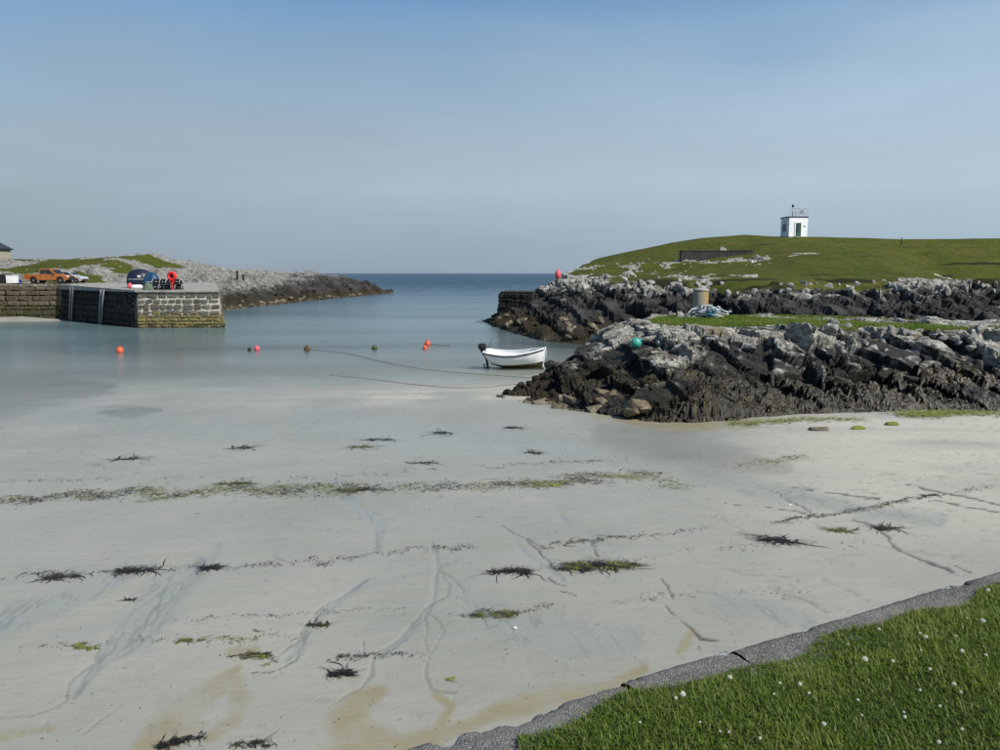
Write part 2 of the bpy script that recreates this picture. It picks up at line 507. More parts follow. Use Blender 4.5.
def water_material():
    t = NT('sea_water')
    P = t.pos()
    d = t.attr('depth')
    near = t.noise(1.5, 5, 0.62, t.mapped(P, (0.35, 1.6, 1)))
    swell = t.noise(0.22, 5, 0.62, t.mapped(P, (0.45, 1.2, 1)))
    chop = t.noise(0.9, 4, 0.6, t.mapped(P, (0.5, 1.3, 1)))
    openf = t.range(t.sep(P)[1], 90, 420, 0, 1)
    n_a = t.bump(near, t.range(t.noise(0.12, 3, 0.5, t.mapped(P, (0.3, 1.4, 1))), 0.35, 0.65, 0.10, 0.45), 0.10)
    n_b = t.bump(t.math('ADD', swell, t.math('MULTIPLY', chop, 0.35)), t.math('MULTIPLY', openf, 0.9), 2.2, n_a)
    patch = t.noise(0.045, 4, 0.55, t.mapped(P, (0.35, 1.5, 1)))
    patch2 = t.noise(0.02, 4, 0.6, t.mapped(P, (0.3, 1.7, 1)))
    body = t.ramp(t.range(d, 0, 9), [(0.0, (0.26, 0.335, 0.315)), (0.10, (0.185, 0.275, 0.275)), (0.28, (0.112, 0.182, 0.21)), (1.0, (0.045, 0.092, 0.145))])
    body = t.mix(t.math('MULTIPLY', t.range(patch, 0.45, 0.62), 0.5), body, (0.035, 0.085, 0.115))
    body = t.mix(t.math('MULTIPLY', t.range(patch2, 0.40, 0.65), t.math('MULTIPLY', openf, 0.45)), body, (0.022, 0.05, 0.09))
    wv = t.noise(1.0, 4, 0.6, t.mapped(P, (0.22, 0.045, 1)))
    wv2 = t.noise(1.0, 3, 0.6, t.mapped(P, (0.9, 0.30, 1)))
    wsel = t.math('ADD', t.math('MULTIPLY', wv, 0.6), t.math('MULTIPLY', wv2, 0.4))
    opn = t.range(t.sep(P)[1], 110, 260, 0, 1)
    body = t.mix(t.math('MULTIPLY', t.range(wsel, 0.50, 0.62), t.math('MULTIPLY', opn, 0.75)), body, (0.012, 0.032, 0.062))
    body = t.mix(t.math('MULTIPLY', t.range(wsel, 0.46, 0.36), t.math('MULTIPLY', opn, 0.5)), body, (0.10, 0.16, 0.21))
    alpha = t.math('SUBTRACT', 1.0, t.math('POWER', 2.718, t.math('MULTIPLY', d, -1.5)))
    tr = t.n('BsdfTransparent'); tr.inputs[0].default_value = (0.95, 0.98, 0.98, 1)
    df = t.n('BsdfDiffuse'); t.l(body, df.inputs[0]); t.l(n_b, df.inputs['Normal'])
    m1 = t.n('MixShader'); t.l(alpha, m1.inputs[0]); t.l(tr.outputs[0], m1.inputs[1]); t.l(df.outputs[0], m1.inputs[2])
    fr = t.n('Fresnel'); fr.inputs[0].default_value = 1.33; t.l(n_b, fr.inputs['Normal'])
    gl = t.n('BsdfGlossy'); gl.inputs['Roughness'].default_value = 0.13; t.l(n_b, gl.inputs['Normal'])
    frc = t.math('MULTIPLY', t.math('MULTIPLY', fr.outputs[0], t.range(openf, 0, 1, 0.80, 0.62)), t.range(d, 0.0, 0.16, 0.05, 1.0, True))
    m2 = t.n('MixShader'); t.l(frc, m2.inputs[0]); t.l(m1.outputs[0], m2.inputs[1]); t.l(gl.outputs[0], m2.inputs[2])
    return t.done(m2)
M_WATER = water_material()

# ------------------------------------------------------------------ beach and sea bed
def interp(x, xs, ys): return np.interp(x, xs, ys)

def sand_base(X, Y):
    y0 = 38 + 0.22 * np.minimum(X, 0) + 0.0 * np.maximum(X, 0)
    d = y0 - Y
    up = 0.053 * d
    down = np.where(d > -20, 0.017 * d, -0.34 + 0.040 * (d + 20))
    z = np.where(d > 0, up, down)
    z = np.maximum(z, -14)
    # small drift of sand under the quay wall and the beach behind the rocks on the right
    z = np.maximum(z, 0.42 - ((X + 56) / 9.5) ** 2 * 0.45 - ((Y - 88) / 3.0) ** 2 * 0.5)
    z = np.maximum(z, np.minimum(1.25, 0.14 * (X - 40)) - ((Y - 88) / 16.0) ** 4 * 1.5)
    return z

def sand_h(X, Y):
    return sand_base(X, Y) + 0.035 * fbm(X * 0.22, Y * 0.35, 3, 5) * np.clip(1.4 - Y / 60, 0, 1)

FILM = [
 [(216,543,5),(205,556,10),(190,570,16),(172,586,24),(158,602,30),(143,622,33),(122,643,22),(105,656,15),(92,672,11),(82,690,8)],
 [(150,560,4),(110,580,10),(60,600,18),(0,622,22)],
 [(455,560,3),(400,575,6),(365,580,8),(342,596,5),(318,615,5),(303,632,8),(296,650,9),(284,662,4)],
 [(300,420,30),(420,440,36),(520,445,30),(600,455,16)],
 [(40,410,20),(150,425,24),(260,432,20)],
 [(520,545,3),(545,565,5),(560,580,3)], [(430,545,3),(438,570,4),(430,600,4),(424,612,5),(396,640,4),(376,656,5)],
 [(690,470,10),(760,490,16),(860,510,14),(940,520,10)], [(470,610,20),(560,640,30),(620,640,20)], [(720,600,16),(800,620,14)],
 [(330,480,10),(380,520,10),(372,545,8)], [(560,520,8),(590,540,8)],
]
RILL = [
 [(0,718,3),(30,715,3),(50,707,3),(64,699,4),(66,684,3),(80,672,3),(96,662,3)],
 [(85,733,2),(98,722,4),(117,708,2),(118,704,2)], [(40,732,2),(46,722,2),(52,735,1)],
 [(190,574,1.5),(160,590,1.5),(128,618,2),(112,645,2),(84,676,2),(72,698,2)], [(205,556,1.5),(178,590,2),(160,612,2),(140,640,2),(110,662,1.5)],
 [(368,578,1.5),(344,592,2.2),(316,612,2.5),(302,632,2.5),(304,642,2)], [(303,636,3),(282,652,3),(272,664,2)],
 [(436,560,1.5),(442,574,1.8),(449,584,1.5),(447,597,2),(432,606,2.2),(425,610,3),(396,640,2.5),(376,653,2.5),(372,676,4),(362,688,4),(345,697,4),(336,704,2)],
 [(425,612,2),(436,620,2.5),(441,632,2.5),(437,642,2),(428,655,3),(422,672,3),(428,682,3.5),(432,690,3),(455,693,3)],
 [(440,570,1.5),(452,576,1.6),(462,590,2),(464,597,1)], [(424,618,1.5),(425,640,2),(424,652,3)], [(362,640,1.2),(365,652,2),(374,655,1.5)],
 [(250,664,1.2),(270,671,1.6),(299,660,1.5),(298,655,1)],
 [(770,588,3),(800,598,3),(815,606,3),(826,612,2.5)], [(820,580,2),(850,592,3),(872,604,2)],
 [(690,500,1.2),(720,515,1.2),(742,530,1.6),(760,540,1.4)],
]
CRACK = [
 [(852,519,1.0),(868,522,1.8),(877,527,2),(888,536,2.2),(893,545,2),(906,554,2.6),(930,563,2.8),(952,572,2.4)], [(954,566,1),(970,573,2)],
 [(526,540,1),(540,552,1.4),(550,562,1.6),(556,569,2)], [(549,577,2),(556,583,1.6),(566,587,1)], [(562,591,1.4),(576,596,1)],
 [(658,578,1),(668,588,1.4),(674,598,1)], [(667,607,1.2),(680,619,2),(692,630,2.2),(700,639,2.4),(716,640,1.4)], [(697,644,1),(700,652,1)],
 [(592,541,1.4),(594,552,1.6),(598,556,1)], [(720,502,0.8),(805,512,1.0)], [(770,490,0.8),(815,514,1.2)],
 [(905,485,1),(950,493,1.1),(1000,505,1.4)], [(930,500,0.8),(1000,512,1.2)], [(790,487,0.8),(880,499,1)],
 [(500,525,0.8),(545,548,0.9)], [(250,673,1),(268,672,1.8),(296,661,1.6),(300,657,1.2)],
]
STAIN = [
 [(240,668,6),(228,680,16),(210,697,26),(186,720,34),(160,738,26),(140,748,18)], [(236,684,18),(240,702,20),(236,722,14),(206,740,8)],
 [(376,694,12),(356,704,26),(346,722,38),(350,746,50),(400,750,30),(440,738,20),(480,720,14)],
 [(470,724,14),(500,708,20),(530,702,24),(560,696,20),(600,686,12),(640,668,8)], [(690,634,10),(676,652,8)],
 [(432,694,8),(450,704,8),(440,722,10)], [(0,738,10),(60,728,6)], [(230,655,8),(255,652,7)], [(560,400,8),(650,425,10),(760,424,8)],
]

def build_beach():
    th = np.concatenate([np.linspace(0.95, 0.085, 520), np.exp(np.linspace(math.log(0.084), math.log(0.006), 90))])
    r = 4.0 / np.tan(th)
    ang = np.concatenate([np.linspace(-80, -41, 40), np.linspace(-40, 40, 620), np.linspace(41, 80, 40)]) * math.pi / 180
    R, A = np.meshgrid(r, ang, indexing='ij')
    X = R * np.sin(A); Y = R * np.cos(A)
    nr, nc = X.shape
    Xf, Yf = X.ravel(), Y.ravel()
    Z = sand_h(Xf, Yf)
    px, py = project(Xf, Yf, Z)
    wx = px + 7.0 * fbm(Xf * 1.6, Yf * 1.6, 5, 31, 0.6); wy = py + 4.0 * fbm(Xf * 1.6, Yf * 1.6, 5, 47, 0.6)
    wn = np.clip(0.62 + 0.9 * fbm(Xf * 2.3, Yf * 2.3, 3, 53), 0.12, 1.6)
    feather = fbm(Xf * 3.2 + 1.5 * Yf, Yf * 2.2, 5, 59, 0.6)
    feather2 = fbm(Xf * 1.1, Yf * 1.1, 5, 63, 0.6)
    ok = (Yf > 1.5)
    film = np.zeros_like(Xf); rill = np.zeros_like(Xf); crack = np.zeros_like(Xf); stain = np.zeros_like(Xf)
    bx = px + 9 * fbm(Xf * 0.8, Yf * 0.8, 4, 61); by = py + 5 * fbm(Xf * 0.8, Yf * 0.8, 4, 67)
    for p in FILM: film = np.maximum(film, seg_mask(bx, by, p, 1.8) * 0.9)
    for p in RILL: rill = np.maximum(rill, seg_mask(wx, wy, p, 1.0, wn))
    for p in CRACK: crack = np.maximum(crack, seg_mask(px + 3.5 * fbm(Xf * 3, Yf * 3, 4, 3, 0.6), py + 2.2 * fbm(Xf * 3, Yf * 3, 4, 9, 0.6), p, 1.0, wn * 0.95))
    for p in STAIN: stain = np.maximum(stain, seg_mask(bx, by, p, 1.3))
    # braiding inside the wet channels
    braid = np.abs(fbm(Xf * 5.0 + 0.8 * Yf, Yf * 1.1, 3, 81))
    line = (1 - sstep(0.02, 0.10, braid)) * film * (Yf < 14)
    film = np.clip(film * 1.15 + 0.55 * feather * (film > 0.02) - 0.12, 0, 1)
    stain = np.clip(stain * (0.95 + 0.7 * feather2) + 0.5 * feather * (stain > 0.03) - 0.10, 0, 1)
    film = film * ok; stain *= ok; rill *= ok; crack *= ok
    thread = 1 - sstep(0.008, 0.040, np.abs(fbm(Xf * 1.5 + 0.9 * Yf + 1.2 * feather2, Yf * 0.55, 4, 83)))
    tmask = sstep(-0.15, 0.35, fbm(Xf * 0.25 + 3, Yf * 0.25, 3, 85)) * sstep(4, 6, Yf) * (1 - sstep(17, 26, Yf))
    thread = thread * tmask * np.clip(0.5 + feather, 0, 1)
    # broad pattern of damp and drained sand along the shore
    d = 38 + 0.22 * np.minimum(Xf, 0) - Yf
    patch = fbm(Xf * 0.10, Yf * 0.22, 4, 101)
    film = np.maximum(film, 0.55 * sstep(0.05, 0.5, patch) * sstep(0, 3, d))
    # bands left by the falling tide
    band = np.clip(fbm(Xf * 0.035, (Yf + 0.12 * Xf) * 0.9, 4, 131), -1, 1)
    film = np.maximum(film, 0.6 * sstep(0.1, 0.6, band) * sstep(14, 17, Yf))
    shore = sstep(0.10, -0.12, sand_base(Xf, Yf) + 0.02 * patch)
    film = np.maximum(film * (1 - 0.5 * shore), 0.75 * shore)
    dry = sstep(2.0, 7.5, Xf - 0.30 * (Yf - 12)) * sstep(-0.5, 0.4, patch + 0.45) * sstep(9, 13, Yf) * 0.95
    dry = np.maximum(dry, 0.8 * sstep(1.5, 4.5, d) * (1 - sstep(8, 11, d)) * sstep(-0.2, 0.5, fbm(Xf * 0.5, Yf * 0.5, 4, 7) + 0.25) * sstep(-12, -4, Xf))
    dry = np.maximum(dry, 0.9 * ((Yf > 70) & (Xf > 30)))
    dark = 0.33 * seg_mask(bx, by, [(600,432,22),(660,445,30),(720,455,26),(790,470,12)], 1.2)
    dark = np.maximum(dark, 0.5 * seg_mask(bx, by, [(0,398,36),(40,392,30),(110,388,8)], 1.2))  # brown reflections in the pool painted into the sand, next patch too
    dark = np.maximum(dark, 0.5 * seg_mask(bx, by, [(100,412,5),(130,413,12),(160,413,3)], 1.2))
    speck = sstep(0.42, 0.62, fbm(Xf * 7, Yf * 7, 3, 55)) * 0.35
    grit = np.maximum.reduce([crack * 0.95, rill * 0.42 * np.clip(0.6 + feather2, 0, 1.2), dark, speck * (0.3 + dry * 0.6), line * 0.42, thread * 0.55])  # grit plus the painted reflections from dark
    dry = dry * (1 - np.maximum(film * 0.5, crack))
    Z = Z - 0.007 * np.maximum(rill, crack * 1.6) - 0.008 * film * (Yf < 14) - 0.003 * line - 0.004 * thread
    V = np.stack([Xf, Yf, Z], 1)
    me = fast_mesh('beach', V, grid_faces(nr, nc), True, attrs={'mark': np.stack([film, stain, grit, dry], 1)})
    o = link('beach', me, M_SAND)
    tag(o, 'pale grey wet sand sloping down to the harbour water', 'beach', kind='structure')
    return o
build_beach()

def build_sea():
    r = np.concatenate([np.linspace(18, 120, 170), np.exp(np.linspace(math.log(122), math.log(14000), 70))])
    ang = np.linspace(-85, 85, 300) * math.pi / 180
    R, A = np.meshgrid(r, ang, indexing='ij')
    X = (R * np.sin(A)).ravel(); Y = (R * np.cos(A)).ravel()
    depth = np.maximum(0, -sand_h(X, Y))
    me = fast_mesh('sea', np.stack([X, Y, np.zeros_like(X)], 1), grid_faces(len(r), len(ang)), True, attrs={'depth': depth})
    o = link('sea', me, M_WATER)
    tag(o, 'calm grey blue sea filling the harbour out to the horizon', 'sea', kind='structure')
build_sea()

# ------------------------------------------------------------------ headlands
def near_base(X, Y):
    yf = interp(X, [-1, .5, 2, 4.4, 5.8, 8.3, 11.2, 14.4, 17, 24, 40], [30.2, 28.8, 26.2, 23.6, 22.9, 24.2, 25.4, 26.4, 25.6, 25.2, 26])
    yf = yf + 0.9 * fbm(X * 0.45, Y * 0.1, 3, 201)
    yb = interp(X, [-1, .5, 3, 6, 8, 14, 20, 40], [30.8, 32.0, 37.5, 42, 44.5, 45.5, 45, 44])
    H = interp(X, [-0.6, .3, 1.0, 2.5, 3.6, 5.2, 6.7, 9, 13, 18, 24, 40], [-.25, .35, .65, 1.25, 1.9, 2.62, 2.98, 3.05, 3.05, 2.95, 2.75, 2.6])
    tf = (Y - yf); tb = (yb - Y)
    # apron of weed, then a steep broken face, then the flat top
    pf = interp(tf, [-1.5, 0, 0.7, 2.4, 3.8, 5.2, 6.8, 9], [-.35, .0, .17, .33, .62, .88, .99, 1.0])
    pb = interp(tb, [-1.0, 0, 1.0, 2.5, 5], [-.3, .0, .45, .9, 1.0])
    p = np.minimum(pf, pb)
    s = sand_base(X, Y) - 0.05
    mound = 0.75 * np.exp(-((X - 5.6) / 1.9) ** 2 - ((Y - 23.9) / 1.0) ** 2)
    return s + (np.maximum(H - s, -0.2)) * p + np.where(p <= 0, -0.4, 0) * 0.5 + mound, np.maximum(p, np.clip(mound * .4, 0, .3)), tf

def near_grass(X, Y):
    g = np.zeros_like(X)
    def ell(cx, cy, rx, ry, rot=0.0):
        c, s = math.cos(rot), math.sin(rot)
        u = (X - cx) * c + (Y - cy) * s; v = -(X - cx) * s + (Y - cy) * c
        return 1 - sstep(0.75, 1.15, np.sqrt((u / rx) ** 2 + (v / ry) ** 2))
    g = np.maximum(g, ell(9.9, 36.4, 3.1, 4.8, -0.25))
    g = np.maximum(g, ell(13.2, 35.0, 3.8, 2.7, -0.12))
    g = np.maximum(g, ell(17.6, 33.6, 3.4, 1.5, -0.05))
    g = np.maximum(g, ell(17.0, 40.5, 4.5, 1.5, 0.0))
    g = np.maximum(g, ell(24.5, 34.5, 3.5, 1.4, 0.1))
    g = np.maximum(g, ell(29, 38, 4, 4, 0.1))
    return np.clip(g + 0.28 * fbm(X * 0.9, Y * 0.9, 4, 222) * (g > 0.02), 0, 1)

def build_headland(name, label, xs, ys, hfun, gfun, mat, amp, sc, seed, rot, skirt=0.0, shift=None, soil=None):
    X, Y = np.meshgrid(xs, ys)
    nr, nc = X.shape
    Xf, Yf = X.ravel(), Y.ravel()
    Z, p, aux = hfun(Xf, Yf)
    G = gfun(Xf, Yf)
    P = np.stack([Xf, Yf, Z], 1)
    Zg = Z.reshape(nr, nc)
    gy, gx = np.gradient(Zg, ys, xs)
    N = np.stack([-gx.ravel(), -gy.ravel(), np.ones(nr * nc)], 1)
    N /= np.linalg.norm(N, axis=1)[:, None]
    Rm = np.array((Matrix.Rotation(rot[1], 3, 'Y') @ Matrix.Rotation(rot[2], 3, 'Z')).to_3x3())
    Q = P @ Rm.T
    Q0 = P; dip = 1.25
    warp = np.stack([fbm(Xf * 0.7, Yf * 0.7, 3, seed + 1), fbm(Xf * 0.7 + 9, Yf * 0.7, 3, seed + 2), fbm(Xf * 0.7, Yf * 0.7 + 9, 3, seed + 3)], 1)
    Q = Q + 0.25 * sc * warp
    f1, e1, c1 = facet(Q / np.array([2.6, 1.7, 1.15]) / sc, seed + 10, 1.1)
    f2, e2, c2 = facet(Q / np.array([0.85, 0.6, 0.38]) / sc, seed + 40, 1.2)
    f3, e3, c3 = facet(Q / np.array([0.30, 0.22, 0.15]) / sc, seed + 80, 1.3)
    rockm = np.clip(1 - G * 1.6, 0, 1)
    broken = 0.12 + 1.0 * sstep(-0.22, 0.25, fbm(Xf * 0.42 / sc, (Yf + 1.5 * Z) * 0.42 / sc, 3, seed + 4))
    edge = np.clip(p * 4, 0, 1)
    d = amp * (0.95 * f1 + broken * (0.50 * f2 + 0.42 * f3 - 0.16 * np.exp(-(e2 / 0.09) ** 2)) - 0.34 * np.exp(-(e1 / 0.07) ** 2))
    V = P + N * (d * rockm * (0.15 + 0.85 * edge) * (1 - 0.5 * sstep(0.88, 1.0, p)))[:, None]
    bed = (Q0[:, 0] + dip * Q0[:, 2] + 0.5 * sc * warp[:, 0] + 0.35 * f1) / (1.9 * sc)
    saw = 1 - (bed - np.floor(bed)); bid_ = np.floor(bed)
    bh = _hash(bid_, np.floor(Q0[:, 1] / (3.0 * sc) + 0.6 * warp[:, 1]), bid_ * 0, seed + 77)
    d = d + amp * 0.85 * (saw - 0.5) * (0.3 + bh)
    V = P + N * (d * rockm * (0.15 + 0.85 * edge) * (1 - 0.5 * sstep(0.88, 1.0, p)))[:, None]
    cell = np.clip(0.55 * c1 + 0.45 * c2 + 0.08 * (1.0 - np.clip(broken, 0, 1)) - 0.04, 0, 1)
    G = np.where(d * rockm > 0.22 * amp, G * 0.7, G)
    F = grid_faces(nr, nc)
    sm = G[F].mean(1) > 0.5
    keep = (aux[F].max(1) > -1.2) if skirt else np.ones(len(F), bool)
    me = fast_mesh(name, V, F[keep], smooth_mask=sm[keep], attrs={'grass': G, 'cell': cell, 'shift': shift(Xf, Yf) if shift else np.zeros(len(V)), 'soil': soil(Xf, Yf) if soil else np.zeros(len(V))})
    o = link(name, me, mat)
    tag(o, label, 'headland', kind='structure')
    return o, V.reshape(nr, nc, 3), G.reshape(nr, nc)

xs = np.concatenate([np.arange(-1.2, 19.5, 0.06), np.arange(19.5, 40, 0.3)])
ys = np.concatenate([np.arange(21.4, 36, 0.065), np.arange(36, 50.5, 0.1)])
NEAR, NEAR_V, NEAR_G = build_headland('near_headland', 'low dark rocky headland with a strip of turf beside the beach', xs, ys,
    near_base, near_grass, M_ROCK_NEAR, 0.46, 1.0, 300, (0, 0.75, 0.5))

def far_base(X, Y):
    # front foot of the rocks
    yf = interp(X, [-4, -1.6, 0, 2.4, 3.4, 7, 12, 22, 32, 40, 45, 50, 60, 100], [92, 84, 73, 64, 60.5, 56.5, 54, 54, 57, 61, 66, 86, 96, 98])
    yf = yf + 1.6 * fbm(X * 0.2, Y * 0.05, 3, 401)
    # left coast running away from the harbour mouth
    xl = interp(Y, [55, 70, 84, 100, 125, 160, 220], [3.5, 0.2, -2.0, 0.5, 6, 14, 26])
    tf = np.minimum((Y - yf), (X - xl) * 1.6 + 0.2)
    w = interp(X, [0, 8, 30, 45, 60, 100], [15, 15, 16, 12, 7, 6])
    band = interp(X, [-2, 2, 6, 12, 30, 50, 100], [3.4, 3.7, 4.2, 4.6, 4.6, 4.3, 4.0])
    t = np.clip(tf / w, -0.2, 1)
    shape = interp(t, [-.2, 0, .12, .35, .6, .8, .92, 1], [-.35, 0.0, .16, .42, .66, .84, .97, 1.0])
    z = band * shape
    # the hill behind
    Hs = interp(X, [-2, 5, 8.8, 11.4, 16.4, 21.5, 26.5, 31.6, 38, 46, 63, 79, 110], [3.4, 4.3, 5.5, 6.6, 7.75, 8.8, 9.9, 10.7, 11.2, 10.75, 10.4, 10.6, 10.9])
    y1 = np.maximum(yf + w * 0.95, 69)
    u = np.clip((Y - y1) / (124 - y1), 0, 1.4)
    ramp = interp(u, [0, .12, .45, .8, .93, 1.0, 1.4], [0, .10, .42, .80, .95, 1.0, .80])
    hill = (np.maximum(Hs - band, 0)) * ramp * np.clip(tf / 12, 0, 1)
    und = 1.15 * fbm(X * 0.055, Y * 0.07, 4, 431) * np.clip(u * 3, 0, 1) * np.clip((1.05 - u) * 4, 0, 1)
    z = z + hill + und + 0.75 * np.exp(-((Y - (88 + 0.25 * (X - 40))) / 7.0) ** 2) * sstep(26, 40, X) * np.clip(u * 6, 0, 1)
    # fallback: dark slot in the cliff near the bollard
    slot = np.exp(-((X - 17.8) / 1.6) ** 2) * np.exp(-((Y - 63) / 5.5) ** 2)
    z = z - 2.4 * slot
    ridge = 1.5 * np.exp(-((X - (13.6 + 0.05 * (Y - 60))) / 1.6) ** 2) * np.exp(-((Y - 61) / 4) ** 2)
    return z, np.clip(t, 0, 1), tf

def far_grass(X, Y):
    z, p, tf = far_base(X, Y)
    n = fbm(X * 0.16, Y * 0.16, 4, 455)
    lim = interp(X, [-2, 6, 12, 20, 40, 100], [5.6, 4.7, 4.3, 4.1, 4.0, 3.7])
    g = sstep(-0.35, 0.5, (z - lim) + 1.9 * n + 0.8 * fbm(X * 0.6, Y * 0.6, 3, 456))
    g *= sstep(.72, 0.95, p + 0.12 * n)
    # band of bare stones under the ruined wall
    st = np.exp(-((Y - (95 + 0.25 * (20 - X))) / 3.0) ** 2) * (X < 37) * (X > 5)
    g = np.clip(g - 0.9 * st * sstep(-0.25, 0.3, fbm(X * 0.5, Y * 0.5, 3, 466)), 0, 1)
    def scar(cx, cy, rx, ry): return 1 - sstep(0.6, 1.1, np.sqrt(((X - cx) / rx) ** 2 + ((Y - cy) / ry) ** 2) + 0.5 * fbm(X * 0.8, Y * 0.8, 3, 477))
    er = scar(54, 100.5, 3.0, 1.1)
    er = np.maximum(er, 0.7 * sstep(0.25, 0.6, fbm(X * 0.3, Y * 0.3, 4, 479)) * (1 - sstep(6, 22, X)))
    return np.clip(g - 0.75 * er, 0, 1)

def far_soil(X, Y):
    def el(cx, cy, rx, ry): return 1 - sstep(0.4, 1.1, np.sqrt(((X - cx) / rx) ** 2 + ((Y - cy - 0.05 * (X - cx)) / ry) ** 2))
    z, p, tf = far_base(X, Y)
    s = np.maximum.reduce([el(68, 111, 8.5, 1.0), el(53, 103.5, 4.5, 1.2), el(57, 99.8, 5, 0.8), 0.75 * el(43, 104, 7, 0.9), 0.6 * el(36, 112, 8, 0.8)])
    edge = sstep(1.2, 0.1, z - 4.4) * sstep(-0.05, 0.35, fbm(X * 0.22, Y * 0.5, 3, 499))
    return np.clip(np.maximum(s + 0.25 * fbm(X * 0.7, Y * 0.7, 3, 498) * (s > 0.05), 0.85 * edge), 0, 1)

xs = np.concatenate([np.arange(-5, 62, 0.2), np.arange(62, 112, 0.6)])
ys = np.concatenate([np.arange(51, 80, 0.17), np.arange(80, 128, 0.32), np.arange(128, 190, 2.5)])
FAR, FAR_V, FAR_G = build_headland('far_headland', 'rocky headland rising to a smooth green hill across the inlet', xs, ys,
    far_base, far_grass, M_ROCK_FAR, 0.85, 1.45, 500, (0, 0.9, 0.35), soil=far_soil)

def left_base(X, Y):
    xe = interp(Y, [88, 100, 108, 125, 153, 180, 200, 206, 212], [-36, -38.6, -38.6, -38.2, -35.5, -31.5, -28.5, -27.8, -32])
    xe = xe + 1.2 * fbm(Y * 0.12, X * 0.03, 3, 601)
    d = xe - X
    prof = interp(d, [-2, 0, 1.5, 3.5, 7, 12.5, 18, 24, 35, 60, 100], [-.8, 0, 1.3, 3.0, 5.1, 6.4, 8.3, 8.0, 7.5, 7.5, 7.6])
    sc = interp(Y, [95, 104, 118, 128, 140, 160, 190, 200, 207, 211], [.50, .62, .92, 1.0, .86, .74, .76, .62, .28, -.1])
    z = prof * sc
    cap = interp(Y, [90, 128, 150, 165, 190, 200, 208], [12, 12, 5.6, 4.6, 4.3, 3.0, 0.8])
    z = np.minimum(z, cap + 0.12 * z)
    z = z + 0.7 * fbm(X * 0.09, Y * 0.09, 3, 621) * np.clip(d / 15, 0, 1)
    z = z - 0.5 * sstep(200, 206, Y)
    z = np.maximum(z, np.where((d > 8) & (Y < 104), 3.7, -9))
    return z, np.clip(d / 8, 0, 1), d

def left_grass(X, Y):
    z, p, d = left_base(X, Y)
    n = fbm(X * 0.11, Y * 0.13, 4, 655)
    g = sstep(0.05, 0.30, n + 0.22 * sstep(10, 34, d) + 0.10 + 0.25 * fbm(X * 0.5, Y * 0.5, 3, 656)) * sstep(9, 15, d)
    return g * (Y < 150)

xs = np.concatenate([np.arange(-150, -84, 0.9), np.arange(-84, -22, 0.24)])
ys = np.concatenate([np.arange(95, 150, 0.28), np.arange(150, 216, 0.5)])
LEFT, LEFT_V, LEFT_G = build_headland('left_headland', 'pale rocky headland with grass patches behind the stone pier', xs, ys,
    left_base, left_grass, M_ROCK_LEFT, 1.15, 1.35, 700, (0, -0.5, 0.3),
    shift=lambda X, Y: -np.clip((Y - 130) / 45, 0, 1) * 2.3)

class Terrain:
    """looks up the finished surface height"""
    def __init__(self, V, G):
        self.x = V[0, :, 0] * 0; self.V = V; self.G = G
    pass

def make_lookup(xs0, ys0, V, G):
    def h(x, y):
        # nearest displaced vertex in the neighbourhood of the undisplaced cell
        j = int(np.clip(np.searchsorted(xs0, x), 1, len(xs0) - 1)); i = int(np.clip(np.searchsorted(ys0, y), 1, len(ys0) - 1))
        i0, i1 = max(0, i - 4), min(len(ys0), i + 5); j0, j1 = max(0, j - 4), min(len(xs0), j + 5)
        S = V[i0:i1, j0:j1].reshape(-1, 3)
        k = ((S[:, 0] - x) ** 2 + (S[:, 1] - y) ** 2).argmin()
        return float(S[k, 2])
    return h
near_h = make_lookup(np.concatenate([np.arange(-1.2, 19.5, 0.06), np.arange(19.5, 40, 0.3)]), np.concatenate([np.arange(21.4, 36, 0.065), np.arange(36, 50.5, 0.1)]), NEAR_V, NEAR_G)
far_h = make_lookup(np.concatenate([np.arange(-5, 62, 0.2), np.arange(62, 112, 0.6)]), np.concatenate([np.arange(51, 80, 0.17), np.arange(80, 128, 0.32), np.arange(128, 190, 2.5)]), FAR_V, FAR_G)
left_h = make_lookup(xs, ys, LEFT_V, LEFT_G)

class Picker:
    """finds the front-most surface point of a headland under a point measured in the photograph"""
    def __init__(self, V):
        self.P = V.reshape(-1, 3)
        self.px, self.py = project(self.P[:, 0], self.P[:, 1], self.P[:, 2])
    def __call__(self, x, y, rad=2.5):
        for k in range(6):
            m = (np.abs(self.px - x) < rad) & (np.abs(self.py - y) < rad)
            if m.any():
                Q = self.P[m]; return Vector(Q[Q[:, 1].argmin()])
            rad *= 1.8
        return None
pick_near, pick_far, pick_left = Picker(NEAR_V), Picker(FAR_V), Picker(LEFT_V)

# ------------------------------------------------------------------ loose stones on the shores
def boulder_mat(name, cols, weed=0.0):
    t = NT(name); v = t.pos(True); r = t.objrand()
    P = t.pos()
    n1 = t.noise(2.2, 5, 0.65, P, 0.5); n2 = t.noise(9, 5, 0.7, P)
    c = t.ramp(n1, [(0.3, cols[0]), (0.5, cols[1]), (0.7, cols[2])])
    c = t.mix(t.range(n2, 0.52, 0.7, 0, 0.7), c, tuple(x * 0.3 for x in cols[0]))
    c = t.mix(t.range(r, 0, 1, 0, 0.55), c, tuple(x * 0.35 for x in cols[1]))
    if weed: c = t.mix(t.range(t.sep(P)[2], 0.1, 0.55, weed, 0), c, (0.03, 0.026, 0.012))
    return t.done(t.pbsdf(c, 0.9, 0.25, t.bump(t.math('ADD', n1, t.math('MULTIPLY', n2, 0.4)), 0.7, 0.12)))
M_B_TAN = boulder_mat('tan_boulder', [(0.07, 0.055, 0.033), (0.19, 0.155, 0.10), (0.30, 0.265, 0.195)], 0.9)
M_B_PALE = boulder_mat('pale_boulder', [(0.14, 0.135, 0.12), (0.31, 0.30, 0.27), (0.48, 0.47, 0.43)])
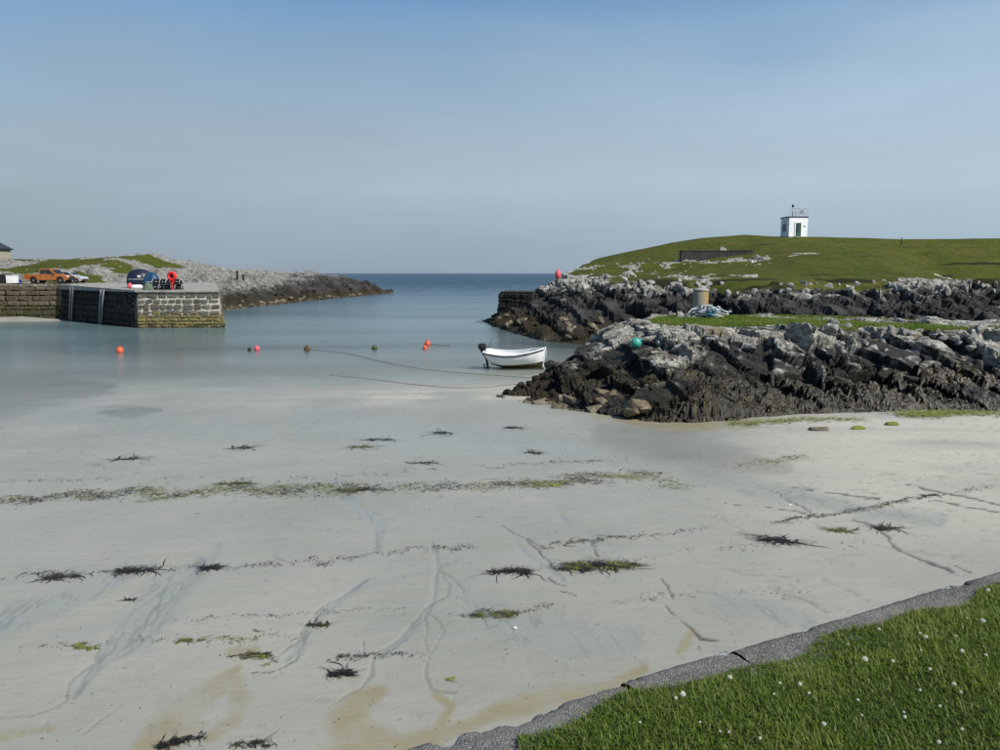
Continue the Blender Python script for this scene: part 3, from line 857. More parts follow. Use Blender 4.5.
M_B_DARK = boulder_mat('dark_boulder', [(0.012, 0.012, 0.011), (0.035, 0.033, 0.028), (0.085, 0.08, 0.07)])

def rock_mesh(seed, mat, flat=0.75):
    rr = random.Random(seed)
    bm = bmesh.new()
    for k in range(17):
        v = Vector((rr.gauss(0, 1), rr.gauss(0, 1), rr.gauss(0, 1))).normalized() * rr.uniform(0.38, 0.58)
        v.x *= 1.25; v.z *= flat
        bm.verts.new(v)
    bmesh.ops.convex_hull(bm, input=bm.verts)
    bmesh.ops.delete(bm, geom=[v for v in bm.verts if not v.link_faces], context='VERTS')
    bmesh.ops.bevel(bm, geom=list(bm.edges), offset=0.025, segments=1, affect='EDGES')
    me = bpy.data.meshes.new('rock'); bm.to_mesh(me); bm.free()
    me.materials.append(mat)
    return me
ROCKS = {'tan': [rock_mesh(k, M_B_TAN) for k in range(6)], 'pale': [rock_mesh(20 + k, M_B_PALE, 0.8) for k in range(7)], 'dark': [rock_mesh(40 + k, M_B_DARK) for k in range(6)]}

def rock(kind, p, s, parent, tall=1.0, rr=random):
    o = bpy.data.objects.new('rock', rr.choice(ROCKS[kind])); COL.objects.link(o)
    o.parent = parent
    o.location = Vector(p) + Vector((0, 0, -0.14 * s))
    o.rotation_euler = (rr.uniform(-.5, .5), rr.uniform(-.2, .8), rr.uniform(0, 6.28))
    o.scale = (s, s * rr.uniform(.7, 1), s * tall * rr.uniform(.75, 1.05))
    return o

rr = random.Random(5)
def scatter(parent, picker, kind, n, x0, x1, yfun, s0, s1, tall=1.0):
    for k in range(n):
        x = rr.uniform(x0, x1); y = yfun(x)
        p = picker(x, y)
        if p is not None: rock(kind, p, rr.uniform(s0, s1) ** 1.0, parent, tall, rr)
# near headland: warm boulders at the tip, dark blocks on the face, pale blocks along the edge of the turf
scatter(NEAR, pick_near, 'tan', 26, 520, 645, lambda x: rr.uniform(398, 412) + (x - 520) * .08 if x < 560 else rr.uniform(390, 414), .4, 1.05)
scatter(NEAR, pick_near, 'dark', 16, 600, 1000, lambda x: rr.uniform(352, 395), .35, .8)
scatter(NEAR, pick_near, 'pale', 30, 650, 1000, lambda x: rr.gauss(341, 5), .2, .5)
scatter(NEAR, pick_near, 'pale', 14, 880, 1000, lambda x: rr.gauss(327, 4), .25, .6)
scatter(NEAR, pick_near, 'pale', 7, 800, 860, lambda x: rr.gauss(324, 2), .4, .9)
# far headland
scatter(FAR, pick_far, 'tan', 16, 560, 640, lambda x: rr.uniform(318, 338), .5, 1.3)
scatter(FAR, pick_far, 'tan', 7, 495, 525, lambda x: rr.uniform(314, 323), .5, 1.3)
scatter(FAR, pick_far, 'dark', 18, 540, 960, lambda x: rr.uniform(290, 318), .6, 1.3)
scatter(FAR, pick_far, 'pale', 44, 640, 1000, lambda x: rr.gauss(284 if x > 700 else 280, 4), .35, .95, 1.9)
scatter(FAR, pick_far, 'pale', 30, 575, 690, lambda x: 266 + (600 - x) * .10 + rr.gauss(4, 5), .3, .7)
scatter(FAR, pick_far, 'pale', 24, 600, 772, lambda x: rr.gauss(261, 1.5), .3, .7)
scatter(FAR, pick_far, 'pale', 9, 750, 768, lambda x: rr.gauss(257, 2), .4, .9)
for px_, py_, s_ in ((962, 306, 1.2), (975, 303, .8), (984, 309, 1.0), (993, 306, .7), (970, 311, 1.3), (990, 313, .9), (957, 311, 1.4)):
    rock('dark', at_z(px_, py_, 1.1), s_, FAR, .5, rr)
# left headland
scatter(LEFT, pick_left, 'tan', 64, 222, 390, lambda x: 308 - (x - 222) * .095 - rr.uniform(0, 6) * (1 - (x - 222) / 260), .5, 1.5)
scatter(LEFT, pick_left, 'dark', 10, 235, 380, lambda x: 298 - (x - 222) * .06 - rr.uniform(0, 8), .5, 1.2)
scatter(LEFT, pick_left, 'pale', 20, 20, 230, lambda x: rr.uniform(262, 278) if x < 180 else rr.uniform(276, 286), .4, 1.0)

# ------------------------------------------------------------------ masonry
M_PIERSTONE = None
def masonry_mat(name, base, weed_z, weed, dark=1.0):
    t = NT(name); P = t.pos(); z = t.sep(P)[2]; r = t.objrand()
    n1 = t.noise(1.6, 5, 0.65, P); n2 = t.noise(8, 5, 0.7, P)
    c = t.ramp(n2, [(0.25, tuple(x * .4 for x in base)), (0.5, base), (0.75, tuple(min(1, x * 1.7) for x in base))])
    c = t.mix(t.range(r, 0, 1, 0, 0.6), c, tuple(x * 0.45 for x in base))
    zz = t.math('ADD', z, t.math('MULTIPLY', t.math('SUBTRACT', n1, 0.5), 2.2))
    wc = t.ramp(n2, [(0.3, tuple(x * .4 for x in weed)), (0.7, weed)])
    c = t.mix(t.range(zz, weed_z - .25, weed_z + .25, 0.92, 0), c, wc)
    c = t.mix(t.range(zz, 0.05, 0.35, 0.85, 0), c, (0.02, 0.02, 0.012))
    return t.done(t.pbsdf(c, 0.88, 0.25, t.bump(n2, 0.6, 0.08)))
M_PIERSTONE = masonry_mat('pier_stone', (0.125, 0.108, 0.082), 1.25, (0.24, 0.20, 0.075))
M_DARKSTONE = masonry_mat('shaded_pier_stone', (0.028, 0.026, 0.022), 1.0, (0.022, 0.022, 0.012))  # pier's left side: its shade and black weed are put into the colour
M_QUAYSTONE = masonry_mat('quay_stone', (0.12, 0.095, 0.062), 1.5, (0.075, 0.075, 0.028))
M_MORTAR = masonry_mat('pale_mortar', (0.46, 0.44, 0.37), 1.25, (0.13, 0.115, 0.045))
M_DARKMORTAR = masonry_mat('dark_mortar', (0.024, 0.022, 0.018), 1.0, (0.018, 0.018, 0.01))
M_CONCRETE = simple('weathered_concrete', (0.30, 0.29, 0.255), 0.9, 0.2, var=0.35, scale=1.2, bump=0.5, bscale=9, grime=0.4)

def stone_mesh(seed, mat):
    r2 = random.Random(seed)
    bm = bmesh.new(); bmesh.ops.create_cube(bm, size=1.0)
    bmesh.ops.bevel(bm, geom=list(bm.edges), offset=0.13, segments=1, affect='EDGES')
    for v in bm.verts: v.co += Vector((r2.uniform(-.075, .075), r2.uniform(-.09, .09), r2.uniform(-.085, .085)))
    me = bpy.data.meshes.new('stone'); bm.to_mesh(me); bm.free(); me.materials.append(mat)
    return me

def lay_stones(parent, p0, p1, z0, ztop, rows, wmin, wmax, meshes, depth=0.5, batter=0.0, gap=0.05, r2=random.Random(3), out0=0.0):
    """courses of stones along the line p0 -> p1, face on the right-hand side of the direction"""
    d = Vector((p1[0] - p0[0], p1[1] - p0[1], 0)); L = d.length; d.normalize()
    nrm = Vector((d.y, -d.x, 0)); yaw = math.atan2(d.y, d.x)
    hs = [r2.uniform(.55, 1.5) for _ in range(rows)]
    s = sum(hs)
    edges = [0.0]
    for h in hs: edges.append(edges[-1] + h / s)
    for i in range(rows):
        x = -r2.uniform(0, wmin * .6)
        while x < L - 0.05:
            w = r2.uniform(wmin, wmax)
            xa, xb = max(x, 0.0), min(x + w, L)
            x += w
            if xb - xa < 0.15: continue
            zt = ztop(0.5 * (xa + xb) / L)
            za, zb = z0 + (zt - z0) * edges[i], z0 + (zt - z0) * edges[i + 1]
            o = bpy.data.objects.new('stone', r2.choice(meshes)); COL.objects.link(o); o.parent = parent
            out = out0 + batter * (1 - edges[i]) + r2.uniform(-.04, .05)
            c = Vector((p0[0], p0[1], 0)) + d * ((xa + xb) / 2) + nrm * (out + 0.06 - depth / 2)
            o.location = (c.x, c.y, (za + zb) / 2)
            o.rotation_euler = (r2.uniform(-.02, .02), r2.uniform(-.06, .06), yaw + r2.uniform(-.03, .03))
            o.scale = (max(.1, xb - xa - gap), depth, max(.08, zb - za - gap * r2.uniform(.3, 2.0)))

def prism_mesh(name, poly, zb, zt, foot=None):
    """vertical prism over a ground polygon; zt may differ per corner"""
    n = len(poly)
    zts = zt if hasattr(zt, '__len__') else [zt] * n
    bm = bmesh.new()
    b = [bm.verts.new((x, y, zb)) for x, y in (foot or poly)]; t_ = [bm.verts.new((x, y, z)) for (x, y), z in zip(poly, zts)]
    bm.faces.new(b[::-1]); bm.faces.new(t_)
    for k in range(n): bm.faces.new((b[k], b[(k + 1) % n], t_[(k + 1) % n], t_[k]))
    bmesh.ops.recalc_face_normals(bm, faces=bm.faces)
    me = bpy.data.meshes.new(name); bm.to_mesh(me); bm.free(); return me

A_, B_, C_, D_, E_ = (-48.8, 88.0), (-34.6, 75.2), (-26.9, 75.7), (-37.6, 104.0), (-49.5, 104.0)
def deck_z(y): return 3.55 + 0.40 * min(1, max(0, (y - 75) / 13.0))

pier = empty('stone_pier', (-36, 82, 0), 0, 'stone harbour pier with pale mortar joints and a weed covered foot', 'pier')
def to_parent(o, p):
    o.parent = p; o.matrix_parent_inverse = Matrix.Translation(p.location).inverted(); return o
def wall_part(name, me, mat, p):
    o = link(name, me, mat); return to_parent(o, p)
inset = 0.03
wall_part('core', prism_mesh('core', [(-48.6, 88.3), (-34.55, 75.2 + inset), (-26.95, 75.7 + inset), (-37.7, 103.9), (-49.4, 103.9)], -1.6, [3.72, 3.40, 3.40, 3.7, 3.7],
    [(-48.6, 88.3), (-34.6, 75.2 + inset - .44), (-26.5, 75.7 + inset - .44), (-37.3, 103.9), (-49.4, 103.9)]), M_MORTAR, pier)
wall_part('shaded_core', prism_mesh('shaded_core', [(-48.9, 88.3), (-34.75, 75.55), (-34.45, 75.9), (-48.6, 88.7)], -1.6, [3.68, 3.36, 3.36, 3.68]), M_DARKMORTAR, pier)  # dark mortar tone carries this side's shade as well as weed
wall_part('deck', prism_mesh('deck', [(-49.1, 87.8), (-34.7, 74.98), (-26.8, 75.48), (-37.5, 104.2), (-49.6, 104.2)], 3.40, [3.95, 3.56, 3.56, 3.95, 3.95]), M_CONCRETE, pier)
SM_F = [stone_mesh(k, M_PIERSTONE) for k in range(7)]
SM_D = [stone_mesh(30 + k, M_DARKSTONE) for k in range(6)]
SM_Q = [stone_mesh(60 + k, M_QUAYSTONE) for k in range(6)]
before = set(bpy.data.objects)
lay_stones(pier, B_, C_, 1.25, lambda t: 3.40, 4, .6, 1.1, SM_F, .5, .21, .13)
lay_stones(pier, B_, C_, -0.5, lambda t: 1.25, 5, .3, 1.0, SM_F, .5, .19, .06, out0=.21)
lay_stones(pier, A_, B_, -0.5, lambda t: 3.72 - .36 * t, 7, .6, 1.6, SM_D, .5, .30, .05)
lay_stones(pier, C_, (-29.5, 82.5), -0.5, lambda t: 3.40, 8, .6, 1.1, SM_F, .5, .38, .09)
for o in set(bpy.data.objects) - before: to_parent(o, pier)

quay = empty('quay_wall', (-60, 88, 0), 0, 'brown rubble stone quay wall below the parked orange pickup', 'quay wall')
wall_part('core', prism_mesh('core', [(-110, 88.3), (-48.9, 88.3), (-49.7, 104), (-110, 104)], -1.2, 3.72), M_DARKMORTAR, quay)
wall_part('deck', prism_mesh('deck', [(-110, 88.15), (-49.2, 88.15), (-49.75, 104.1), (-110, 104.1)], 3.725, 3.93), M_CONCRETE, quay)
before = set(bpy.data.objects)
lay_stones(quay, (-66, 88.2), (-48.8, 88.1), -0.2, lambda t: 3.9, 7, .4, 1.7, SM_Q, .5, .15, .04)
lay_stones(quay, (-60, 88.3), (-48.2, 88.2), 3.9, lambda t: 4.12, 1, .5, 1.1, SM_Q, .7, .0, .12)
for o in set(bpy.data.objects) - before: to_parent(o, quay)

M_GALV = simple('galvanised_steel', (0.27, 0.27, 0.26), 0.55, 0.5, metal=0.3, var=0.3, scale=4)
for k, (t0, lab) in enumerate(((0.20, 'pale steel ladder on the dark side of the pier, nearer the quay wall'), (0.62, 'pale steel ladder on the dark side of the pier, nearer the pier head'))):
    d = (Vector((B_[0], B_[1], 0)) - Vector((A_[0], A_[1], 0))); L = d.length; d.normalize(); nrm = Vector((d.y, -d.x, 0))
    c = Vector((A_[0], A_[1], 0)) + d * (t0 * L) + nrm * 0.42
    zt = deck_z(c.y) + 0.0
    lad = empty('pier_ladder', (c.x, c.y, 0), math.atan2(d.y, d.x), lab, 'ladder', 'ladders on the pier side')
    for s in (-1, 1):
        MB().tube([(s * .30 - .75, -.10, -.3), (s * .33 - .3, 0.0, 2.0), (s * .36, .10, zt - .15), (s * .40 + .1, .55, zt + .06)], [.05, .075, .10, .10], 8).build('rail', M_GALV, lad, True)
    for i in range(11):
        z = .1 + i * .32
        MB().tube([(-.32 - .75 * (1 - z / 3.8), -.1 + .05 * z, z), (.32 - .75 * (1 - z / 3.8), -.1 + .05 * z, z)], .022, 6).build('rung', M_GALV, lad, True)

# ------------------------------------------------------------------ vehicles
M_TYRE = simple('tyre_rubber', (0.018, 0.018, 0.018), 0.85, 0.2)
M_RIM = simple('alloy_rim', (0.45, 0.45, 0.46), 0.35, 0.5, metal=0.7, var=0.1)
M_GLASS = simple('dark_window_glass', (0.015, 0.018, 0.022), 0.08, 0.6, var=0.1)
M_ORANGE = simple('orange_car_paint', (0.36, 0.115, 0.018), 0.3, 0.6, var=0.08, scale=1.5, grime=0.15)
M_SILVER = simple('silver_car_paint', (0.48, 0.49, 0.50), 0.3, 0.6, metal=0.2, var=0.06, scale=1.5, grime=0.1)
M_TRIM = simple('black_plastic_trim', (0.02, 0.02, 0.021), 0.6, 0.3)
M_LAMP = simple('lamp_lens', (0.72, 0.72, 0.70), 0.12, 0.7, var=0.05)
M_TAIL = simple('tail_lamp_lens', (0.35, 0.02, 0.015), 0.2, 0.6, var=0.05)

def loft_rings(bm, rings):
    vr = [[bm.verts.new(p) for p in r] for r in rings]
    for a, b in zip(vr[:-1], vr[1:]):
        n = len(a)
        for k in range(n): bm.faces.new((a[k], a[(k + 1) % n], b[(k + 1) % n], b[k]))
    bm.faces.new(vr[0][::-1]); bm.faces.new(vr[-1])

def wheel(parent, x, y, r=.39, w=.26):
    s = 1 if y > 0 else -1
    wo = empty('wheel', (x, y, r)); wo.parent = parent
    MB().lathe([(r * .62, -w / 2), (r * .93, -w / 2), (r, -w / 3), (r, w / 3), (r * .93, w / 2), (r * .62, w / 2)], seg=22, axis='Y').build('tyre', M_TYRE, wo, True)
    m = MB().lathe([(r * .08, s * w * .50), (r * .25, s * w * .52), (r * .3, s * w * .42), (r * .60, s * w * .40), (r * .63, s * w * .49), (r * .60, -s * w * .3)], seg=18, axis='Y')
    m.build('rim', M_RIM, wo, True)

def pickup():
    root = empty('pickup_truck', (0, 0, 0), 0, 'orange double cab pickup truck parked on the quay', 'pickup truck')
    # lower body: side outline with wheel arches, swept across the width with tumblehome
    def side(ins):
        pts = [(-2.62, .62), (-2.66, .98 - ins), (-2.60, 1.10 - ins), (-.98, 1.10 - ins), (-.5, 1.09 - ins), (.9, 1.07 - ins), (1.25, 1.05 - ins), (2.25, .98 - ins), (2.55, .86 - ins), (2.62, .62), (2.60, .46)]
        def arch(cx, r=.47):
            return [(cx + r * math.cos(a), .40 + r * math.sin(a)) for a in np.linspace(0.1, math.pi - 0.1, 9)]
        pts += [(2.2, .40)] + arch(1.66)[0:] + [(1.1, .40), (-1.0, .40)] + arch(-1.56) + [(-2.1, .44), (-2.55, .48)]
        return pts
    bm = bmesh.new()
    rings = []
    for y, ins in ((-.93, .03), (-.90, 0.0), (.90, 0.0), (.93, .03)):
        rings.append([(x, y, z) for x, z in side(ins)])
    loft_rings(bm, rings); bmesh.ops.recalc_face_normals(bm, faces=bm.faces)
    me = bpy.data.meshes.new('body'); bm.to_mesh(me); bm.free()
    body = link('body', me, M_ORANGE, root)
    # cab
    bm = bmesh.new(); rings = []
    for y in (-.84, -.70, .70, .84):
        k = 0 if abs(y) > .8 else 1
        rings.append([(-.92, y, 1.08), (-.78 + .02 * k, y * (1 if k else .98), 1.66), (-.62, y * .95, 1.74 + .03 * k), (.28, y * .95, 1.75 + .03 * k), (.52, y * .96, 1.69), (1.28, y, 1.05)])
    loft_rings(bm, rings); bmesh.ops.recalc_face_normals(bm, faces=bm.faces)
    me = bpy.data.meshes.new('cab'); bm.to_mesh(me); bm.free()
    cab = link('cab', me, M_ORANGE, root)
    for s in (-1, 1):
        for pts in ([(-.76, 1.14), (-.68, 1.60), (-.16, 1.66), (-.14, 1.13)], [(-.06, 1.13), (-.08, 1.66), (.36, 1.66), (.92, 1.12)]):
            m = MB(); m.prism(pts, s * .80, s * .855); m.build('side_window', M_GLASS, cab)
        MB().box((.98, s * 1.0, 1.13), (.14, .2, .16), bevel=.03).build('mirror', M_TRIM, cab)
        MB().box((2.47, s * .70, .86), (.26, .36, .16), bevel=.04).build('headlight', M_LAMP, root)
        MB().box((-2.63, s * .84, .90), (.08, .14, .34), bevel=.02).build('tail_light', M_TAIL, root)
        for hx in (-.62, .12): MB().box((hx, s * .935, .98), (.2, .03, .035)).build('door_handle', M_TRIM, body)
        MB().box((.0, s * .90, .40), (2.2, .14, .07), bevel=.02).build('side_step', M_TRIM, root)
        for wx in (1.66, -1.56): wheel(root, wx, s * .80)
    m = MB(); m.box((.93, 0, 1.40), (.02, 1.36, .72), Matrix.Rotation(math.radians(-49.5), 3, 'Y')); m.build('windscreen', M_GLASS, cab)
    MB().box((-1.78, 0, 1.105), (1.5, 1.62, .05), bevel=.02).build('load_cover', M_TRIM, root)
    MB().box((2.60, 0, .55), (.14, 1.78, .24), bevel=.05).build('front_bumper', M_TRIM, root)
    MB().box((2.62, 0, .80), (.06, 1.0, .18), bevel=.02).build('grille', M_TRIM, root)
    MB().box((-2.68, 0, .58), (.14, 1.7, .18), bevel=.04).build('rear_bumper', M_RIM, root)
    MB().tube([(-.86, -.7, 1.10), (-1.2, -.66, 1.5), (-1.2, .66, 1.5), (-.86, .7, 1.10)], .035, 8).build('roll_bar', M_TRIM, root, True)
    return root
tr = pickup()
p = at_y(51, 281, 93.5); tr.location = (p.x, 93.5, 3.955); tr.rotation_euler = (0, 0, math.radians(-3))

def small_car():
    root = empty('parked_car', (0, 0, 0), 0, 'small silver car parked behind the front of the orange pickup', 'car')
    out = [(-1.9, .55), (-1.95, .85), (-1.8, 1.0), (.75, .96), (1.6, .82), (1.92, .62), (1.92, .34), (1.66, .3)] + [(1.22 + .36 * math.cos(a), .3 + .38 * math.sin(a)) for a in np.linspace(0.1, math.pi - .1, 7)] + [(.8, .26), (-.8, .26)] + [(-1.22 + .36 * math.cos(a), .3 + .38 * math.sin(a)) for a in np.linspace(0.1, math.pi - .1, 7)] + [(-1.7, .3)]
    bm = bmesh.new(); loft_rings(bm, [[(x, y, z - (0.03 if abs(y) > .8 else 0)) for x, z in out] for y in (-.83, -.79, .79, .83)])
    bmesh.ops.recalc_face_normals(bm, faces=bm.faces); me = bpy.data.meshes.new('body'); bm.to_mesh(me); bm.free(); link('body', me, M_SILVER, root)
    bm = bmesh.new(); loft_rings(bm, [[(-1.82, y, .98), (-1.45, y * .92, 1.40), (-.2, y * .9, 1.46), (.25, y * .92, 1.38), (.95, y, .95)] for y in (-.76, -.6, .6, .76)])
    bmesh.ops.recalc_face_normals(bm, faces=bm.faces); me = bpy.data.meshes.new('cab'); bm.to_mesh(me); bm.free(); cab = link('cab', me, M_SILVER, root)
    for s in (-1, 1):
        MB().prism([(-1.5, 1.03), (-1.3, 1.34), (-.1, 1.40), (.18, 1.34), (.68, 1.0)], s * .72, s * .765).build('side_window', M_GLASS, cab)
        MB().box((1.84, s * .6, .68), (.16, .3, .13), bevel=.03).build('headlight', M_LAMP, root)
        for wx in (1.22, -1.22): wheel(root, wx, s * .72, .31, .2)
    MB().box((.63, 0, 1.19), (.02, 1.2, .52), Matrix.Rotation(math.radians(-58), 3, 'Y')).build('windscreen', M_GLASS, cab)
    MB().box((1.9, 0, .42), (.1, 1.5, .18), bevel=.03).build('bumper', M_TRIM, root)
    return root
ca = small_car(); p = at_y(70, 283, 98.5); ca.location = (p.x, 98.5, 3.955)

# ------------------------------------------------------------------ gear on the quay and the pier head
def put(px, Y, z=None):
    x = (px - 500) / FPX * (Y * CP - ((z if z is not None else deck_z(Y)) - CAM_H) * SP)
    return Vector((x, Y, deck_z(Y) + 0.012 if z is None else z))
M_BLACKP = simple('black_plastic', (0.012, 0.012, 0.013), 0.5, 0.4)
M_WHITEP = simple('white_plastic_tub', (0.74, 0.74, 0.71), 0.45, 0.4, var=0.1, grime=0.2)
M_BLUEP = simple('blue_plastic', (0.025, 0.03, 0.26), 0.45, 0.4)
M_NAVY = simple('navy_tarpaulin', (0.012, 0.016, 0.034), 0.45, 0.4, var=0.3, bump=0.5, bscale=5)
M_BLUET = simple('blue_tarpaulin', (0.010, 0.045, 0.10), 0.5, 0.4, var=0.4, bump=0.5, bscale=6)
M_RED = simple('red_lifebuoy', (0.62, 0.022, 0.022), 0.5, 0.4, var=0.12)
M_PINK = simple('pink_float', (0.66, 0.09, 0.11), 0.5, 0.4, var=0.15)
M_NET = simple('grey_green_net', (0.11, 0.14, 0.10), 0.95, 0.1, var=0.5, scale=9, bump=1.0, bscale=25)
M_CREELNET = simple('black_creel_netting', (0.015, 0.015, 0.015), 0.9, 0.1, var=0.5, scale=20, bump=1.0, bscale=30)
M_WHITEROPE = simple('white_rope', (0.60, 0.60, 0.57), 0.85, 0.2, var=0.25)

def tub(px, Y, size, mat, name, lab, cat, h):
    t_ = empty(name, put(px, Y), 0.1, lab, cat)
    w, d = size
    m = MB()
    m.box((0, 0, h / 2 + .06), (w * .94, d * .94, h - .06), bevel=.04); m.build('body', mat, t_)
    m = MB(); m.box((0, 0, h + .03), (w, d, .08), bevel=.02); m.build('rim', mat, t_)
    for s in (-1, 1): MB().box((s * w * .3, 0, .04), (w * .16, d * .9, .08)).build('foot', mat, t_)
tub(4.0, 91, (1.7, 1.2), M_BLACKP, 'storage_tank', 'black storage tub at the left edge of the quay', 'tub', 1.0)
tub(12.6, 90.2, (1.05, .9), M_WHITEP, 'fish_tub', 'white insulated fish tub beside the orange pickup', 'tub', .92)
tub(18.8, 91.2, (.5, .5), M_BLUEP, 'plastic_crate', 'small deep blue crate between white tub and pickup', 'crate', .42)

def lump_mesh(name, prof, seed, squash=(1, 1), noise=0.12, seg=26):
    """draped heap: rings of a profile with folds"""
    r2 = random.Random(seed); ph = [r2.uniform(0, 6.28) for _ in range(5)]
    bm = bmesh.new(); rings = []
    for i, (r, z) in enumerate(prof):
        ring = []
        for k in range(seg):
            a = 2 * math.pi * k / seg
            f = 1 + noise * (math.sin(3 * a + ph[0] + z) * .5 + math.sin(5 * a + ph[1]) * .35 + math.sin(9 * a + ph[2] + 2 * z) * .3) + r2.uniform(-.2, .2) * noise
            ring.append(bm.verts.new((r * f * math.cos(a) * squash[0], r * f * math.sin(a) * squash[1], z + noise * .25 * math.sin(4 * a + ph[3]) * (1 if i else 0))))
        rings.append(ring)
    for a, b in zip(rings[:-1], rings[1:]):
        for k in range(seg): bm.faces.new((a[k], a[(k + 1) % seg], b[(k + 1) % seg], b[k]))
    c = bm.verts.new((0, 0, prof[-1][1] + .02))
    for k in range(seg): bm.faces.new((rings[-1][k], rings[-1][(k + 1) % seg], c))
    bmesh.ops.recalc_face_normals(bm, faces=bm.faces)
    me = bpy.data.meshes.new(name); bm.to_mesh(me); bm.free()
    for p_ in me.polygons: p_.use_smooth = True
    return me
hp = empty('covered_gear_heap', put(140.5, 83), 0, 'big navy tarpaulin covered heap of gear on the pier', 'covered heap')
link('tarpaulin', lump_mesh('tarpaulin', [(1.30, 0), (1.36, .5), (1.25, 1.1), (.95, 1.55), (.5, 1.75), (.15, 1.8)], 4, (1.0, .8), .10), M_NAVY, hp)
MB().box((.35, -.98, 1.05), (.34, .05, .22), bevel=.01).build('white_label', M_WHITEP, hp)
MB().tube([(1.34 * math.cos(a), 1.1 * math.sin(a), .75) for a in np.linspace(0, 6.28, 30)], .025, 6, False).build('lashing_rope', M_WHITEROPE, hp, True)
bt = empty('blue_tarpaulin_bundle', put(152.5, 81.5), 0.2, 'mid blue tarpaulin bundle leaning beside the navy heap', 'tarpaulin')
link('sheet', lump_mesh('sheet', [(.80, 0), (.84, .4), (.7, .95), (.45, 1.35), (.15, 1.5)], 9, (1, .8), .16), M_BLUET, bt)
MB().tube([(.8 * math.cos(a), .68 * math.sin(a), .55) for a in np.linspace(0, 6.28, 26)], .02, 6).build('lashing_rope', M_WHITEROPE, bt, True)
nh = empty('net_heap', put(148.5, 76.2), 0, 'grey green heap of fishing net on the pier edge', 'fishing net')
link('net', lump_mesh('net', [(.55, 0), (.5, .2), (.36, .42), (.2, .6), (.06, .68)], 12, (1, .85), .14), M_NET, nh)
m = MB()
for k in range(7):
    a0 = k * .9; m.tube([(.5 * math.cos(a0 + u) * (1 - u * .25), .42 * math.sin(a0 + u) * (1 - u * .25), .1 + .22 * u + .05 * math.sin(7 * u)) for u in np.linspace(0, 2, 12)], .018, 5)
m.build('headline_rope', M_NET, nh, True)

def creel(loc, rz, lab):
    t_ = empty('lobster_creel', loc, rz, lab, 'creel', 'lobster creels stacked on the pier head')
    MB().box((0, 0, .03), (.78, .52, .05)).build('base', M_BLACKP, t_)
    def arc(x): return [(x, .26 * math.cos(a), .06 + .40 * math.sin(a)) for a in np.linspace(0, math.pi, 11)]
    bm = bmesh.new(); rings = [[bm.verts.new(p_) for p_ in arc(x)] for x in (-.36, -.12, .12, .36)]
    for a, b in zip(rings[:-1], rings[1:]):
        for k in range(10): bm.faces.new((a[k], a[k + 1], b[k + 1], b[k]))
    bm.faces.new(rings[0]); bm.faces.new(rings[-1][::-1])
    me = bpy.data.meshes.new('netting'); bm.to_mesh(me); bm.free(); link('netting', me, M_CREELNET, t_)
    for x in (-.37, 0, .37): MB().tube([(x_, y_ * 1.04, z_ * 1.02) for x_, y_, z_ in arc(x)], .022, 6).build('hoop', M_WHITEROPE if x else M_CREELNET, t_, True)
    MB().tube([(-.37, 0, .475), (.37, 0, .475)], .02, 6).build('ridge_bar', M_CREELNET, t_, True)
    MB().lathe([(.09, 0), (.10, .02), (.09, .05)], (0, -.235, .2), 12, 'Y').build('eye_ring', M_WHITEROPE, t_, True)
    return t_
names = ['leftmost', 'second from left', 'third from left', 'fourth from left', 'rightmost']
for i in range(5):
    p = put(156.2 + i * 5.6, 76.6 + .1 * i); creel(p, random.uniform(-.25, .25), 'black lobster creel, %s of the lower row on the pier head' % names[i])
names = ['leftmost', 'second from left', 'third from left', 'rightmost']
for i in range(4):
    p = put(157.4 + i * 6.9, 76.9); p.z += .50; creel(p, random.uniform(-.3, .3), 'black lobster creel, %s of the upper row on the pier head' % names[i])

lb = empty('lifebuoy_station', put(172.6, 75.9), 0, 'red life ring in its housing on a red post at the pier head', 'life ring')
MB().box((0, 0, .5), (.10, .10, 1.0), bevel=.015).build('post', M_RED, lb)
bo = MB(); bo.lathe([(.02, -.03), (.44, -.03), (.46, .0), (.44, .03), (.02, .03)], (0, 0.05, 1.32), 24, 'Y'); bo.build('back_board', M_RED, lb, True)
MB().prism([(-.30, 1.02), (.30, 1.02), (.10, .62), (-.10, .62)], -.04, .06).build('lower_bracket', M_RED, lb)
MB().tube([(.31 * math.cos(a), -.09, 1.32 + .33 * math.sin(a)) for a in np.linspace(0, 2 * math.pi, 28, endpoint=False)], .115, 10, True).build('ring', M_RED, lb, True)
M_BLACKHOLE = simple('dark_hole_colour', (0.05, 0.012, 0.012), 0.8, 0.2)
MB().lathe([(.01, 0), (.14, 0), (.14, .02), (.01, .02)], (0, -.02, 1.32), 16, 'Y').build('hole_disc', M_BLACKHOLE, lb)  # dark disc painted in for the shade in the ring's hole
pf = empty('pink_float', put(130.2, 78.2), 0, 'round pink float on the pier edge near the ladders', 'float')
MB().ball((0, 0, .27), .27, 3).build('float', M_PINK, pf, True); MB().lathe([(.06, .5), (.07, .55), (.05, .6)], seg=10).build('eye', M_PINK, pf, True)
wf = empty('white_fender', put(137.2, 77.4), 0.3, 'white boat fender lying on the pier edge beside the pink float', 'fender')
MB().lathe([(.03, -.52), (.12, -.5), (.20, -.38), (.22, 0), (.20, .38), (.12, .5), (.03, .52)], (0, 0, .22), 16, 'X').build('fender', M_WHITEP, wf, True)
MB().tube([(.5, 0, .22), (.62, .05, .12), (.75, .0, .03)], .02, 6).build('lanyard', M_WHITEROPE, wf, True)

